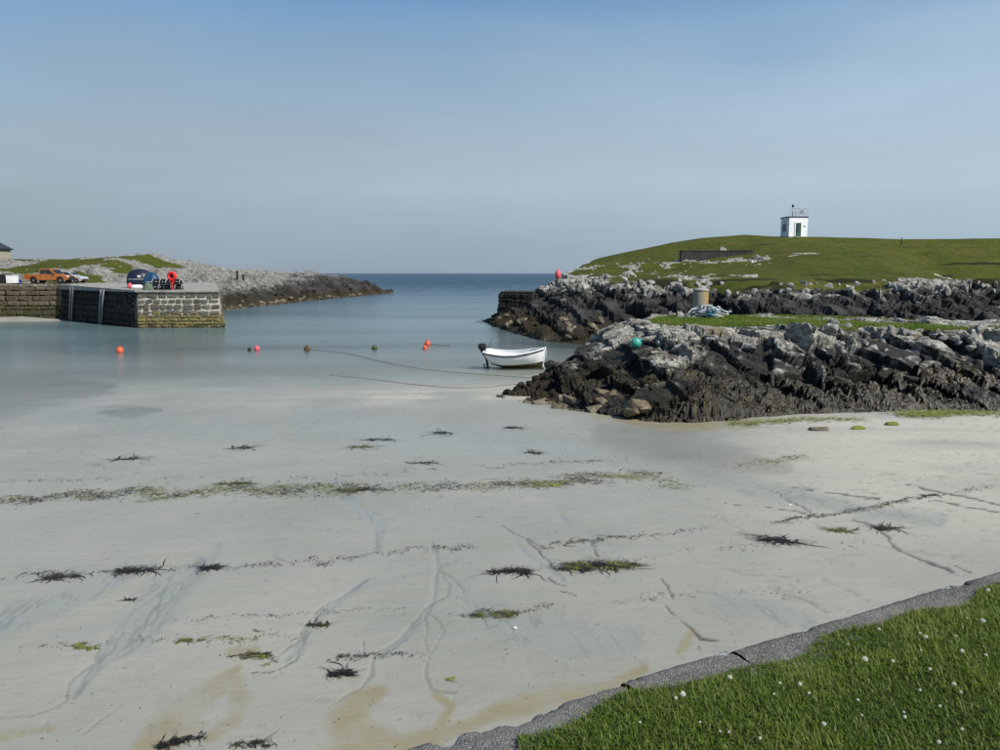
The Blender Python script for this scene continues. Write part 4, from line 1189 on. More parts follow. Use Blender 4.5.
# house at the left edge
M_HARL = simple('beige_harled_wall', (0.33, 0.30, 0.235), 0.95, 0.1, var=0.15, scale=3, bump=0.4, bscale=30)
M_SLATE = simple('dark_slate_roof', (0.030, 0.034, 0.042), 0.6, 0.4, var=0.4, scale=5, bump=0.4, bscale=14)
hx, hy = at_y(13.0, 250, 132).x - 9.9, 136.0
hz = 7.0
house = empty('house', (hx, hy, hz), 0, 'beige house with a dark slate roof at the left edge', 'house')
MB().prism([(-4.6, -1.5), (4.6, -1.5), (4.6, 2.25), (0, 4.6), (-4.6, 2.25)], -4, 4).build('wall', M_HARL, house)
for s in (-1, 1):
    d = Vector((4.9, 0, -2.5)); ang = math.atan2(2.35, 4.6)
    m = MB(); m.box((s * 2.48, 0, 3.55), (5.55, 8.5, .14), Matrix.Rotation(s * ang, 3, 'Y')); ro = m.build('roof', M_SLATE, house)
ch = MB(); ch.box((0, 3.3, 5.0), (.9, .6, 1.2), bevel=.03); ch.build('chimney', M_HARL, ro)
for wx in (-2.2, 2.2):
    w = MB().box((wx, -4.01, 1.0), (1.1, .06, 1.3)).build('window', M_WHITEP, house); MB().box((wx, -4.05, 1.0), (.9, .04, 1.1)).build('pane', M_GLASS, w)

# posts on the left headland
M_DARKWOOD = simple('dark_weathered_wood', (0.035, 0.03, 0.025), 0.9, 0.1, bump=0.5)
for (px, py, lab) in ((237.5, 276, 'dark post on the left headland skyline, the taller of two'), (245.5, 278, 'dark post on the left headland skyline, the shorter of two')):
    p = pick_left(px, py)
    t_ = empty('mooring_post', p - Vector((0, 0, .2)), 0, lab, 'post', 'posts on the left headland')
    h = 1.0 if px < 240 else .75
    MB().lathe([(.17, 0), (.16, h), (.14, h + .1)], seg=10).build('shaft', M_DARKWOOD, t_, True)
    MB().lathe([(.22, h + .1), (.24, h + .16), (.20, h + .28), (.05, h + .32)], seg=10).build('cap', M_DARKWOOD, t_, True)

# ------------------------------------------------------------------ white boat aground in the shallows
M_GRP = simple('white_boat_gelcoat', (0.78, 0.78, 0.76), 0.35, 0.5, var=0.08, scale=2.5, grime=0.10)
M_GRP_IN = simple('white_boat_inside', (0.80, 0.80, 0.78), 0.5, 0.4, var=0.08, scale=3, grime=0.1)
M_ANTIF = simple('olive_bottom_paint', (0.060, 0.052, 0.022), 0.85, 0.2, var=0.5, scale=5, bump=0.4, bscale=30)
M_STRAKE = simple('dark_rubbing_strake', (0.028, 0.032, 0.038), 0.6, 0.3)

def hull_station(s):
    """s 0 transom .. 1 stem: half beam at gunwale, sheer height, bottom height, x at gunwale, x at keel"""
    b = np.interp(s, [0, .25, .5, .75, .9, 1.0], [.58, .70, .71, .56, .30, .02])
    sh = np.interp(s, [0, .15, .35, .55, .8, 1.0], [1.00, .92, .86, .88, 1.00, 1.12])
    kb = np.interp(s, [0, .1, .3, .9, 1.0], [.34, .24, .14, .12, .16])
    xg = -1.68 + 3.36 * s
    xk = np.interp(s, [0, .25, 1.0], [-1.20, -.75, 1.52])
    return b, sh, kb, xg, xk

def hull_point(s, u, side, off=0.0):
    """u 0 at the keel .. 1 at the gunwale"""
    b, sh, kb, xg, xk = hull_station(s)
    y = (b - off) * (math.sin(min(1, u * 1.05) * math.pi / 2) ** (0.75 + 0.5 * s))
    z = kb + off + (sh - kb - off) * (u ** (1.35 - .3 * s))
    x = xk + (xg - xk) * (u ** 1.1)
    return Vector((x, side * max(0, y), z))

def hull_surface(name, u0, u1, mat, parent, off=0.0, nu=12, ns=28):
    bm = bmesh.new(); grid = {}
    us = np.linspace(u0, u1, nu); ss = np.linspace(0, 1, ns)
    for side in (-1, 1):
        for i, s in enumerate(ss):
            for j, u in enumerate(us): grid[side, i, j] = bm.verts.new(hull_point(s, u, side, off))
        for i in range(ns - 1):
            for j in range(nu - 1): bm.faces.new((grid[side, i, j], grid[side, i + 1, j], grid[side, i + 1, j + 1], grid[side, i, j + 1]))
    for j in range(nu - 1):   # transom
        bm.faces.new((grid[-1, 0, j], grid[-1, 0, j + 1], grid[1, 0, j + 1], grid[1, 0, j]))
    bmesh.ops.remove_doubles(bm, verts=bm.verts, dist=0.002)
    bmesh.ops.recalc_face_normals(bm, faces=bm.faces)
    me = bpy.data.meshes.new(name); bm.to_mesh(me); bm.free()
    for p_ in me.polygons: p_.use_smooth = True
    return link(name, me, mat, parent)

def make_boat():
    root = empty('rowing_boat', (0, 0, 0), 0, 'white open boat with a dark outboard resting in the shallows', 'boat')
    hull = hull_surface('hull', 0.36, 1.0, M_GRP, root)
    hull_surface('bottom_paint', 0.0, 0.36, M_ANTIF, root)
    hull_surface('inner_skin', 0.25, 0.985, M_GRP_IN, root, 0.05)
    # floor inside
    bm = bmesh.new(); L = [hull_point(s, .36, -1, .04) for s in np.linspace(0.02, .9, 14)] + [hull_point(s, .36, 1, .04) for s in np.linspace(.9, .02, 14)]
    bm.faces.new([bm.verts.new((p_.x, p_.y, .36)) for p_ in L]); me = bpy.data.meshes.new('floor'); bm.to_mesh(me); bm.free()
    link('floor', me, M_GRP_IN, root)
    for side in (-1, 1):
        MB().tube([hull_point(s, .955, side, -.015) for s in np.linspace(0, .985, 30)], .032, 6).build('rubbing_strake', M_STRAKE, root, True)
        MB().tube([hull_point(s, 1.0, side, .02) + Vector((0, 0, .012)) for s in np.linspace(0, .985, 30)], .036, 6).build('gunwale', M_GRP, root, True)
    MB().tube([hull_point(0, 1, -1, .02), hull_point(0, 1, 1, .02)], .036, 6).build('transom_rail', M_GRP, root, True)
    for s0, w in ((.12, .38), (.48, .24), (.74, .24)):
        b, sh, kb, xg, xk = hull_station(s0)
        yb = hull_point(s0, .78, 1).y - .05
        x = hull_point(s0, .78, 1).x
        MB().box((x, 0, sh - .24), (w, 2 * yb, .05), bevel=.012).build('thwart', M_GRP_IN, root)
    MB().tube([hull_point(1.0, u, 1) + Vector((.02, 0, 0)) for u in np.linspace(0, 1, 10)] + [Vector((1.70, 0, 1.18))], .045, 8).build('stem', M_GRP, root, True)
    MB().box((.15, 0, .09), (2.9, .05, .12), bevel=.01).build('keel', M_ANTIF, root)
    MB().tube([Vector((1.70, 0, 1.14)), (1.76, 0, .95), (1.72, .01, .72), (1.74, .02, .60)], .02, 6).build('painter_rope', M_WHITEROPE, root, True)
    ob = empty('outboard_motor', (-1.70, 0, 0)); ob.parent = root
    m = MB(); m.box((-.10, 0, 1.22), (.44, .30, .30), bevel=.09, seg=3); m.build('cowling', M_TRIM, ob, True)
    MB().box((-.06, 0, 1.03), (.30, .22, .12), bevel=.03).build('mount', M_TRIM, ob)
    MB().box((.04, 0, .95), (.08, .26, .26), bevel=.02).build('clamp', M_TRIM, ob)
    MB().tube([(-.12, 0, 1.0), (.10, 0, .62), (.16, 0, .30), (.17, 0, .06)], [.09, .07, .055, .05], 8).build('drive_leg', M_TRIM, ob, True)
    MB().box((.06, 0, .30), (.34, .16, .02)).build('cavitation_plate', M_TRIM, ob)
    MB().lathe([(.02, -.16), (.06, -.10), (.06, .12), (.03, .2)], (.14, 0, .14), 10, 'X').build('gearcase', M_TRIM, ob, True)
    pr = MB()
    for k in range(3): pr.box((-.04, .08 * math.cos(k * 2.09), .14 + .08 * math.sin(k * 2.09)), (.02, .09, .13), Matrix.Rotation(k * 2.09, 3, 'X'))
    pr.build('propeller', M_TRIM, ob)
    MB().tube([(.06, 0, 1.12), (.34, .02, 1.22), (.42, .02, 1.60)], [.03, .026, .022], 8).build('tiller', M_TRIM, ob, True)
    return root
boat = make_boat()
pb = at_z(515.5, 369.5, -0.10)
boat.location = (pb.x - 0.02, pb.y, -0.16)
boat.rotation_euler = (math.radians(6), math.radians(-1.0), math.radians(-10))
boat.scale = (1.0, 1.0, 1.12)

# ------------------------------------------------------------------ mooring buoys and ropes
M_ORBUOY = simple('orange_red_buoy', (0.62, 0.10, 0.035), 0.5, 0.4, var=0.2, grime=0.15)
M_BROWNBUOY = simple('weedy_brown_buoy', (0.11, 0.06, 0.022), 0.8, 0.2, var=0.4)
M_GREENBUOY = simple('dull_green_buoy', (0.03, 0.075, 0.03), 0.7, 0.3, var=0.3)
M_TEAL = simple('teal_buoy', (0.05, 0.34, 0.26), 0.5, 0.4, var=0.15)
M_ROPE = simple('weedy_mooring_rope', (0.16, 0.14, 0.095), 0.95, 0.1, var=0.4, scale=8)
M_BLUEROPE = simple('blue_polypropylene_rope', (0.025, 0.13, 0.19), 0.8, 0.2, var=0.4, scale=8)
M_PALEROPE = simple('pale_blue_grey_rope', (0.42, 0.46, 0.47), 0.9, 0.2, var=0.35, scale=8)

def buoy(loc, r, mat, lab, group='mooring buoys floating in the harbour', squash=1.0):
    b = empty('mooring_buoy', loc, random.uniform(0, 6), lab, 'buoy', group)
    MB().lathe([(.02, -r * squash)] + [(r * math.cos(a), r * squash * math.sin(a)) for a in np.linspace(-1.3, 1.1, 9)] + [(r * .25, r * squash * 1.0)], seg=18).build('float', mat, b, True)
    MB().lathe([(r * .25, r * .96 * squash), (r * .30, r * 1.08 * squash), (r * .22, r * 1.25 * squash), (.01, r * 1.28 * squash)], seg=10).build('eye', mat, b, True)
    return b
def float_at(px, py, r, mat, lab, squash=1.0):
    p_ = at_z(px, py + 2, 0.0); return buoy((p_.x, p_.y, r * .42), r, mat, lab, squash=squash)
float_at(120, 350, .24, M_ORBUOY, 'single orange buoy floating in front of the pier head')
float_at(249.5, 348.5, .13, M_BLACKP, 'tiny black float beside the small red buoy')
float_at(257, 348, .19, M_PINK, 'small red buoy beside the tiny black float')
float_at(307, 348, .21, M_BROWNBUOY, 'weedy brown buoy floating mid harbour')
float_at(374.5, 347, .21, M_GREENBUOY, 'dull green buoy floating mid harbour', .75)
float_at(427.5, 343, .23, M_ORBUOY, 'larger of the two orange buoys left of the white boat')
float_at(424.8, 346.5, .15, M_ORBUOY, 'smaller of the two orange buoys left of the white boat')

p = pick_near(634, 345); tb = buoy(p + Vector((0, -.1, .18)), .20, M_TEAL, 'round teal buoy lying on the near dark rocks', None)
tb.rotation_euler = (.9, .3, 1)
p = pick_far(558, 277); pk = empty('pink_buoy', p + Vector((0, -.2, 0)), 0, 'tall pink red buoy on the skyline rocks of the far headland', 'buoy')
MB().lathe([(.05, 0), (.22, .12), (.34, .4), (.32, .7), (.16, .95), (.08, 1.05)], seg=16).build('float', M_PINK, pk, True)
MB().lathe([(.09, 1.04), (.1, 1.1), (.03, 1.16)], seg=10).build('eye', M_PINK, pk, True)

def surf(x, y): return max(float(sand_h(np.array([x]), np.array([y]))[0]), 0.0)
def rope(pts_px, r, mat, lab, name='mooring_rope', ends=None):
    P = []
    for (x, y) in pts_px:
        q = at_z(x, y, 0.03)
        for _ in range(10): q = at_z(x, y, surf(q.x, q.y) + .03)
        P.append(q)
    if ends: P += ends
    out = []
    n = len(P)
    for i in range(n - 1):
        p0, p1, p2, p3 = P[max(i - 1, 0)], P[i], P[i + 1], P[min(i + 2, n - 1)]
        for t_ in np.linspace(0, 1, 8, endpoint=False):
            out.append(0.5 * ((2 * p1) + (p2 - p0) * t_ + (2 * p0 - 5 * p1 + 4 * p2 - p3) * t_ ** 2 + (3 * p1 - p0 - 3 * p2 + p3) * t_ ** 3))
    out.append(P[-1])
    o = MB().tube(out, r, 6).build(name, mat, None, True)
    return tag(o, lab, 'rope', 'mooring ropes across the shallows')
rope([(308, 349.5), (345, 353), (380, 361), (420, 368.5), (470, 373.5), (520, 377), (549, 379)], .014, M_ROPE, 'long weedy rope running straight from mid harbour past the boat to the rocks')
rope([(330, 375), (370, 379), (410, 384), (450, 387.5), (480, 387.5), (515, 384), (540, 379)], .012, M_ROPE, 'curved rope lying on the sand nearest the camera below the boat', ends=[Vector((2.9, 37.5, .55)), Vector((3.9, 38.6, 1.1))])
rope([(520, 374), (545, 371), (560, 366)], .014, M_ROPE, 'short thin rope from below the bow up to the near rocks', ends=[Vector((3.7, 39.5, 1.0)), Vector((4.4, 40.0, 1.5))])
rope([(429, 344), (440, 345), (450, 345.5)], .018, M_ROPE, 'short line trailing from the pair of orange buoys')

# ------------------------------------------------------------------ concrete bollard with heaped rope
def lichen_concrete():
    t = NT('lichened_bollard_concrete'); v = t.pos(True)
    n = t.noise(5, 5, 0.65, v); n2 = t.noise(16, 4, 0.7, v)
    c = t.ramp(n2, [(0.3, (0.15, 0.135, 0.10)), (0.7, (0.34, 0.31, 0.25))])
    f = t.math('ADD', t.sep(v)[0], t.math('MULTIPLY', t.math('SUBTRACT', n, 0.5), 1.1))
    c = t.mix(t.range(f, 0.02, 0.22, 0, 0.9), c, t.ramp(n, [(0.35, (0.24, 0.135, 0.03)), (0.65, (0.34, 0.23, 0.08))]))
    c = t.mix(t.range(t.math('ADD', t.sep(v)[2], t.math('MULTIPLY', n, .25)), .22, .34, .8, 0), c, (0.50, 0.49, 0.46))
    return t.done(t.pbsdf(c, 0.9, 0.2, t.bump(n2, 0.5, 0.03)))
M_BOLL = lichen_concrete()
bx_, by_ = at_y(700, 316, 38.5).x, 38.5
bz = near_h(bx_, by_)
bo = empty('mooring_bollard', (bx_, by_, bz - .05), 0, 'stout concrete mooring bollard with ochre lichen on the near headland', 'bollard')
MB().lathe([(.41, 0), (.40, .3), (.375, .8), (.37, 1.30), (.36, 1.33)], seg=28).build('shaft', M_BOLL, bo, True)
MB().lathe([(.385, 1.33), (.395, 1.37), (.37, 1.43), (.22, 1.47), (.02, 1.49)], seg=28).build('cap', M_CONCRETE, bo, True)
link('plinth', lump_mesh('plinth', [(.98, -.25), (.95, .0), (.84, .14), (.45, .18)], 33, (1.25, .9), .10), M_CONCRETE, bo)
def rope_heap(name, c, mat, lab, n, rad, r, seed, spread=(.5, .3), h=.35):
    r2 = random.Random(seed); m = MB()
    for k in range(n):
        cx, cy = r2.gauss(0, spread[0] * .6), r2.gauss(0, spread[1] * .6); R = rad * r2.uniform(.5, 1.2); z0 = r2.uniform(.05, h); ph = r2.uniform(0, 6.28)
        tx, ty = r2.uniform(-.5, .5), r2.uniform(-.5, .5); sp = r2.uniform(3.5, 6.2)
        pts = []
        for u in np.linspace(0, sp, 18):
            x = cx + R * math.cos(ph + u); y = cy + R * .75 * math.sin(ph + u)
            z = z0 * max(0.15, 1 - math.hypot(x, y) / 1.4) + tx * (x - cx) * .4 + ty * (y - cy) * .4
            pts.append((x, y, max(.03, z)))
        m.tube(pts, r, 6)
    o = m.build(name, mat, None, True); o.location = c
    return tag(o, lab, 'rope')
rope_heap('rope_heap', (bx_ + .22, by_ - .50, bz + .14), M_PALEROPE, 'tangled pale grey rope heaped round the foot of the bollard', 30, .32, .028, 3, (.55, .30), .60)
rope_heap('blue_rope_heap', (bx_ + .22, by_ - 1.0, bz + .06), M_BLUEROPE, 'bright blue rope heap in front of the bollard', 15, .18, .026, 8, (.20, .16), .40)

# ------------------------------------------------------------------ white tower on the hill
M_WHITEWALL = simple('white_painted_render', (0.80, 0.81, 0.80), 0.8, 0.2, var=0.06, scale=2, bump=0.2, bscale=20, grime=0.08)
M_GREENDOOR = simple('green_door_paint', (0.03, 0.085, 0.055), 0.5, 0.4)
M_LOUVRE = simple('grey_louvre', (0.20, 0.23, 0.26), 0.6, 0.3)
M_DARKROOF = simple('dark_roof_edge', (0.035, 0.045, 0.06), 0.7, 0.3)
tx_, ty_ = (793.5 - 500) / FPX * (124 * CP - 5.5 * SP), 124.0
tz = min(far_h(tx_ + a, ty_ + b) for a in (-1.5, 1.5) for b in (-1.5, 1.5)) - .05
tz = max(tz, 10.2)
tw = empty('signal_tower', (tx_, ty_, tz), math.radians(4.5), 'small white square tower with a green door on the hill crest', 'tower')
S = 1.48
MB().box((0, 0, 1.45), (2 * S, 2 * S, 3.3), bevel=.03).build('wall', M_WHITEWALL, tw)
MB().box((0, 0, .06), (2 * S + .2, 2 * S + .2, .3), bevel=.03).build('plinth', M_CONCRETE, tw)
MB().box((0, 0, 3.17), (2 * S + .16, 2 * S + .16, .16), bevel=.02).build('roof_slab', M_DARKROOF, tw)
dr = MB(); dr.box((.0, -S - .02, 1.2), (.84, .08, 2.05)); do = dr.build('door', M_GREENDOOR, tw)
MB().box((-.17, -S - .07, 1.45), (.30, .03, 1.2)).build('pane', M_GLASS, do)
MB().tube([(.30, -S - .07, 1.1), (.30, -S - .12, 1.1), (.30, -S - .12, 1.25)], .02, 6).build('handle', M_GALV, do)
for s in (-1, 1): MB().box((s * .50, -S - .03, 1.22), (.14, .10, 2.14)).build('door_frame', M_WHITEWALL, tw)
MB().box((0, -S - .03, 2.34), (1.14, .10, .13)).build('door_lintel', M_WHITEWALL, tw)
MB().box((0, -S - .35, .12), (1.2, .6, .16), bevel=.02).build('door_step', M_CONCRETE, tw)
wi = MB().box((-S - .02, .1, 1.6), (.08, 1.1, 1.15)).build('window', M_LOUVRE, tw)
for k in range(6): MB().box((-S - .06, .1, 1.15 + k * .18), (.05, 1.0, .03), Matrix.Rotation(.5, 3, 'Y')).build('slat', M_LOUVRE, wi)
MB().lathe([(.11, 0), (.13, .03), (.11, .08)], (.98, -S - .06, 1.75), 12, 'Y').build('wall_lamp', M_LOUVRE, tw, True)
MB().lathe([(.09, 0), (.10, .04)], (-S - .05, .1, 2.55), 10, 'X').build('vent', M_DARKROOF, tw)
pts = [(-S, -S), (0, -S), (S, -S), (S, 0), (S, S), (0, S), (-S, S), (-S, 0)]
for x, y in pts:
    if x < -1: continue
    MB().tube([(x, y, 3.25), (x, y, 4.55)], .035, 6).build('railing_post', M_WHITEROPE, tw)
for z in (3.85, 4.5):
    MB().tube([(0, -S, z), (S, -S, z), (S, S, z), (0, S, z), (0, -S, z)], .028, 6).build('rail', M_WHITEROPE, tw)
la = empty('lantern', (-.55, -.5, 3.25)); la.parent = tw
MB().tube([(0, 0, 0), (0, 0, 1.45)], .06, 8).build('mast', M_GALV, la, True)
MB().lathe([(.10, 1.45), (.16, 1.5), (.17, 1.72), (.12, 1.82), (.02, 1.88)], seg=12).build('lamp_head', M_BLACKP, la, True)
MB().tube([(.45, 0, 0), (.45, 0, 1.1)], .03, 6).build('aerial', M_GALV, la)
MB().box((1.5, .1, .75), (.5, .06, .6), Matrix.Rotation(.5, 3, 'X')).build('solar_panel', M_WHITEROPE, la)

# ruined dark wall on the slope
M_DARKWALL = simple('dark_weathered_wall', (0.042, 0.040, 0.038), 0.9, 0.15, var=0.35, scale=1.5, bump=0.6, bscale=6)
def wall_between(pa, pb_, h, name, lab, mat, t=0.5):
    L = (pb_ - pa).length; c = (pa + pb_) / 2
    e_ = empty(name, (c.x, c.y, min(pa.z, pb_.z)), math.atan2(pb_.y - pa.y, pb_.x - pa.x), lab, 'wall')
    return e_, L
pa = pick_far(680, 259.5); pb_ = pick_far(752, 258.5)
pa = at_y(680, 259.5, pa.y); pb_ = at_y(752, 258.5, pa.y + 1.5)
zb = 0.5 * (pa.z + pb_.z)
rw, L = wall_between(Vector((pa.x, pa.y, zb)), Vector((pb_.x, pb_.y, zb)), 1, 'ruined_wall', 'long low dark wall on the green slope left of the tower', M_DARKWALL)
zt = at_y(715, 251.2, pa.y + .7).z - zb
bm = bmesh.new(); n = 40; vt = []
for i in range(n + 1):
    x = -L / 2 + L * i / n; top = zt + .10 * (x / L) + .04 * math.sin(i * 2.3) + random.uniform(-.03, .03)
    vt.append([bm.verts.new((x, y, z)) for y, z in ((-.25, -.8), (-.25, top), (.25, top), (.25, -.8))])
for a, b in zip(vt[:-1], vt[1:]):
    for k in range(4): bm.faces.new((a[k], a[(k + 1) % 4], b[(k + 1) % 4], b[k]))
bm.faces.new(vt[0]); bm.faces.new(vt[-1][::-1]); bmesh.ops.recalc_face_normals(bm, faces=bm.faces)
me = bpy.data.meshes.new('wall'); bm.to_mesh(me); bm.free(); link('wall', me, M_DARKWALL, rw)
for i in range(12):
    MB().box((-L / 2 + L * (i + .5) / 12, 0, zt + .10 * ((i + .5) / 12 - .5) + .04), (L / 12 - .05, .62, .10), bevel=.02).build('coping_stone', M_DARKWALL, rw)
p = pick_far(722, 248.5); me = ROCKS['pale'][2]
wr = bpy.data.objects.new('white_boulder', me); COL.objects.link(wr); wr.location = (p.x, p.y, p.z + .2); wr.scale = (1.3, .9, 1.0); wr.rotation_euler = (.3, .4, .3)
tag(wr, 'white boulder on the grass just above the dark wall', 'boulder')
p = pick_far(903, 243) or at_y(903, 243, 122)
fp = empty('fence_post', (p.x, p.y, p.z - .2), 0, 'thin dark fence post on the hill skyline right of the tower', 'post')
MB().box((0, 0, .65), (.13, .13, 1.3), taper=.85).build('shaft', M_DARKWOOD, fp); MB().tube([(-.09, -.07, 1.0), (.09, -.07, 1.0)], .015, 5).build('wire_staple', M_GALV, fp)

# old masonry landing at the tip of the far headland
lp = empty('old_stone_landing', (1.5, 82, 0), 0, 'dark old masonry landing at the tip of the far headland', 'landing')
qa, qb = at_y(499.5, 300, 81.0), at_y(533, 300, 79.0)
poly = [(qa.x + .1, qa.y + .2), (qb.x, qb.y + .2), (qb.x + .6, qb.y + 7), (qa.x + .8, qa.y + 7)]
ztl = at_y(515, 292, 80).z
wall_part('core', prism_mesh('core', poly, -.6, ztl - .12), M_DARKMORTAR, lp)
wall_part('deck', prism_mesh('deck', [(x, y - .1) for x, y in poly], ztl - .115, ztl), M_DARKWALL, lp)
before = set(bpy.data.objects)
lay_stones(lp, (qa.x, qa.y), (qb.x, qb.y), -.3, lambda t: ztl - .13, 6, .6, 1.1, SM_D, .5, .3, .06)
lay_stones(lp, (qa.x + .7, qa.y + 7), (qa.x, qa.y), -.3, lambda t: ztl - .13, 6, .6, 1.1, SM_D, .5, .3, .06)
for o in set(bpy.data.objects) - before: to_parent(o, lp)

# ------------------------------------------------------------------ sea wall in the foreground
WO = Vector((-0.37, 2.47, 0)); WU = Vector((0.8845, 0.4665, 0)); WN = Vector((-0.4665, 0.8845, 0))
LAWN_Z = 3.60
def coping_mat():
    t = NT('aggregate_concrete'); P = t.pos()
    n1 = t.noise(2.2, 5, 0.65, P); n2 = t.noise(60, 4, 0.7, P)
    vc = t.voro(120, 'F1', P, 'Color'); vd = t.voro(120, 'F1', P)
    peb = t.sepc(vc)[0]
    c = t.ramp(peb, [(0.0, (0.075, 0.072, 0.066)), (0.45, (0.155, 0.15, 0.138)), (0.85, (0.215, 0.21, 0.195)), (1.0, (0.33, 0.325, 0.31))])
    c = t.mix(t.range(vd, 0.25, 0.55, 0, 0.65), c, (0.085, 0.08, 0.072))
    c = t.mix(t.range(n1, 0.45, 0.7, 0, 0.6), c, (0.21, 0.205, 0.19))
    c = t.mix(t.range(n1, 0.42, 0.25, 0, 0.6), c, (0.055, 0.053, 0.045))
    def spot(px, py, r, col):
        nonlocal c
        q = at_z(px, py, LAWN_Z)
        nd = t.n('VectorMath'); nd.operation = 'DISTANCE'; t.l(P, nd.inputs[0]); nd.inputs[1].default_value = q
        d = t.math('ADD', nd.outputs['Value'], t.math('MULTIPLY', t.math('SUBTRACT', t.noise(30, 4, 0.7, P), 0.5), r * 1.8))
        c = t.mix(t.range(d, r * .75, r, .9, 0), c, col)
    spot(779, 632, .05, (0.62, 0.62, 0.60)); spot(706, 654, .045, (0.36, 0.15, 0.03)); spot(717, 655, .05, (0.45, 0.45, 0.43)); spot(446, 736, .06, (0.36, 0.40, 0.37)); spot(945, 586, .03, (.5, .5, .48))
    h = t.math('ADD', t.math('MULTIPLY', vd, -0.6), t.math('MULTIPLY', n2, 0.7))
    return t.done(t.pbsdf(c, 0.92, 0.25, t.bump(h, 0.8, 0.012)))
M_COPING = coping_mat()
sw = empty('sea_wall', (WO.x, WO.y, 0), 0, 'rough concrete sea wall between the lawn and the beach', 'sea wall')
def wpos(s, d, z): return WO + WU * s - WN * d + Vector((0, 0, z))     # d inward from the outer edge
def s_of(px, py):
    q = at_z(px, py, LAWN_Z) - WO; return q.x * WU.x + q.y * WU.y
breaks = [-5.0, -1.3, s_of(620, 684), s_of(731, 652), s_of(985, 575) + .5, 6.5, 11]
def coping_block(s0, s1, seed):
    ds = 0.012 if s1 < 5 and s0 > -1.5 else 0.05
    gap = .006
    ss = np.arange(s0 + gap, s1 - gap, ds)
    # profile from the foot of the face, over the edge and across the top
    prof = [(0.06, -2.6), (0.05, -1.4), (0.03, -.7), (0.01, -.35), (0.0, -.2), (0.0, -.12), (0.0, -.06), (0.004, -.03), (0.012, -.012), (0.03, -.003)] + [(d, 0.0) for d in np.arange(.045, .50, .014)]
    prof = np.array(prof)
    S, K = np.meshgrid(ss, np.arange(len(prof)), indexing='ij')
    D = prof[K, 0]; Z = prof[K, 1]
    Sf, Df, Zf = S.ravel(), D.ravel(), Z.ravel()
    big = fbm(Sf * 3.0 + seed, (Df + Zf) * 3.0, 3, 900); mid = fbm(Sf * 16, (Df - Zf) * 16, 3, 910); fine = fbm(Sf * 60, (Df - Zf) * 60, 2, 920)
    chip = sstep(0.25, 0.65, fbm(Sf * 5.0 + seed * 3, Sf * 0 + seed, 4, 930)) * np.exp(-(Df / .06) ** 2) * (Zf > -.3)
    endchip = np.exp(-np.minimum(Sf - s0, s1 - Sf) / .02) * .12
    D2 = Df + .012 * big + .006 * mid * (Zf < 0) + .030 * chip
    Z2 = Zf + (.010 * big + .007 * mid + .004 * fine) * (Df > .02) - .028 * chip - .03 * endchip * (Df < .3)
    base = np.array([WO.x, WO.y]); u = np.array([WU.x, WU.y]); nn = np.array([WN.x, WN.y])
    XY = base + Sf[:, None] * u - D2[:, None] * nn
    V = np.stack([XY[:, 0] - WO.x, XY[:, 1] - WO.y, LAWN_Z + Z2 + .012 * seed % .02], 1)
    me = fast_mesh('coping_block', V, grid_faces(*S.shape), True)
    o = link('coping_block', me, M_COPING, sw)
    return o
for k in range(len(breaks) - 1): coping_block(breaks[k], breaks[k + 1], k + 1)
# dark joint filling behind the cracks
V = []; 
m = MB(); pA, pB = wpos(-5, .05, 0) - WO, wpos(11, .05, 0) - WO; pC, pD = wpos(11, .6, 0) - WO, wpos(-5, .6, 0) - WO
o = link('wall_core', prism_mesh('wall_core', [(pA.x, pA.y), (pD.x, pD.y), (pC.x, pC.y), (pB.x, pB.y)], .8, LAWN_Z - .05), M_DARKMORTAR, sw)
# a long open crack across the top
ck = [at_z(612, 679, LAWN_Z), at_z(620, 684, LAWN_Z), at_z(630, 690, LAWN_Z)]

# ------------------------------------------------------------------ lawn
def lawn_mat():
    t = NT('lawn_soil_and_thatch'); P = t.pos()
    n1 = t.noise(6, 5, 0.65, P); n2 = t.noise(60, 4, 0.7, P)
    c = t.ramp(n2, [(0.3, (0.018, 0.028, 0.006)), (0.6, (0.045, 0.06, 0.014)), (0.8, (0.09, 0.085, 0.03))])
    c = t.mix(t.range(n1, .45, .7, 0, .5), c, (0.05, 0.045, 0.02))
    return t.done(t.pbsdf(c, .95, .1, t.bump(n2, .8, .03)))
M_LAWN = lawn_mat()
def blade_mat():
    t = NT('grass_blade'); tone = t.attr('tone')
    c = t.ramp(tone, [(0.0, (0.065, 0.115, 0.012)), (0.35, (0.115, 0.185, 0.020)), (0.65, (0.175, 0.240, 0.032)), (0.86, (0.25, 0.275, 0.055)), (0.94, (0.30, 0.255, 0.10)), (1.0, (0.40, 0.34, 0.19))])
    p_ = t.pbsdf(c, .5, .35)
    tl = t.n('BsdfTranslucent'); t.l(c, tl.inputs[0])
    ms = t.n('MixShader'); ms.inputs[0].default_value = .5; t.l(p_.outputs[0], ms.inputs[1]); t.l(tl.outputs[0], ms.inputs[2])
    return t.done(ms)
M_BLADE = blade_mat()

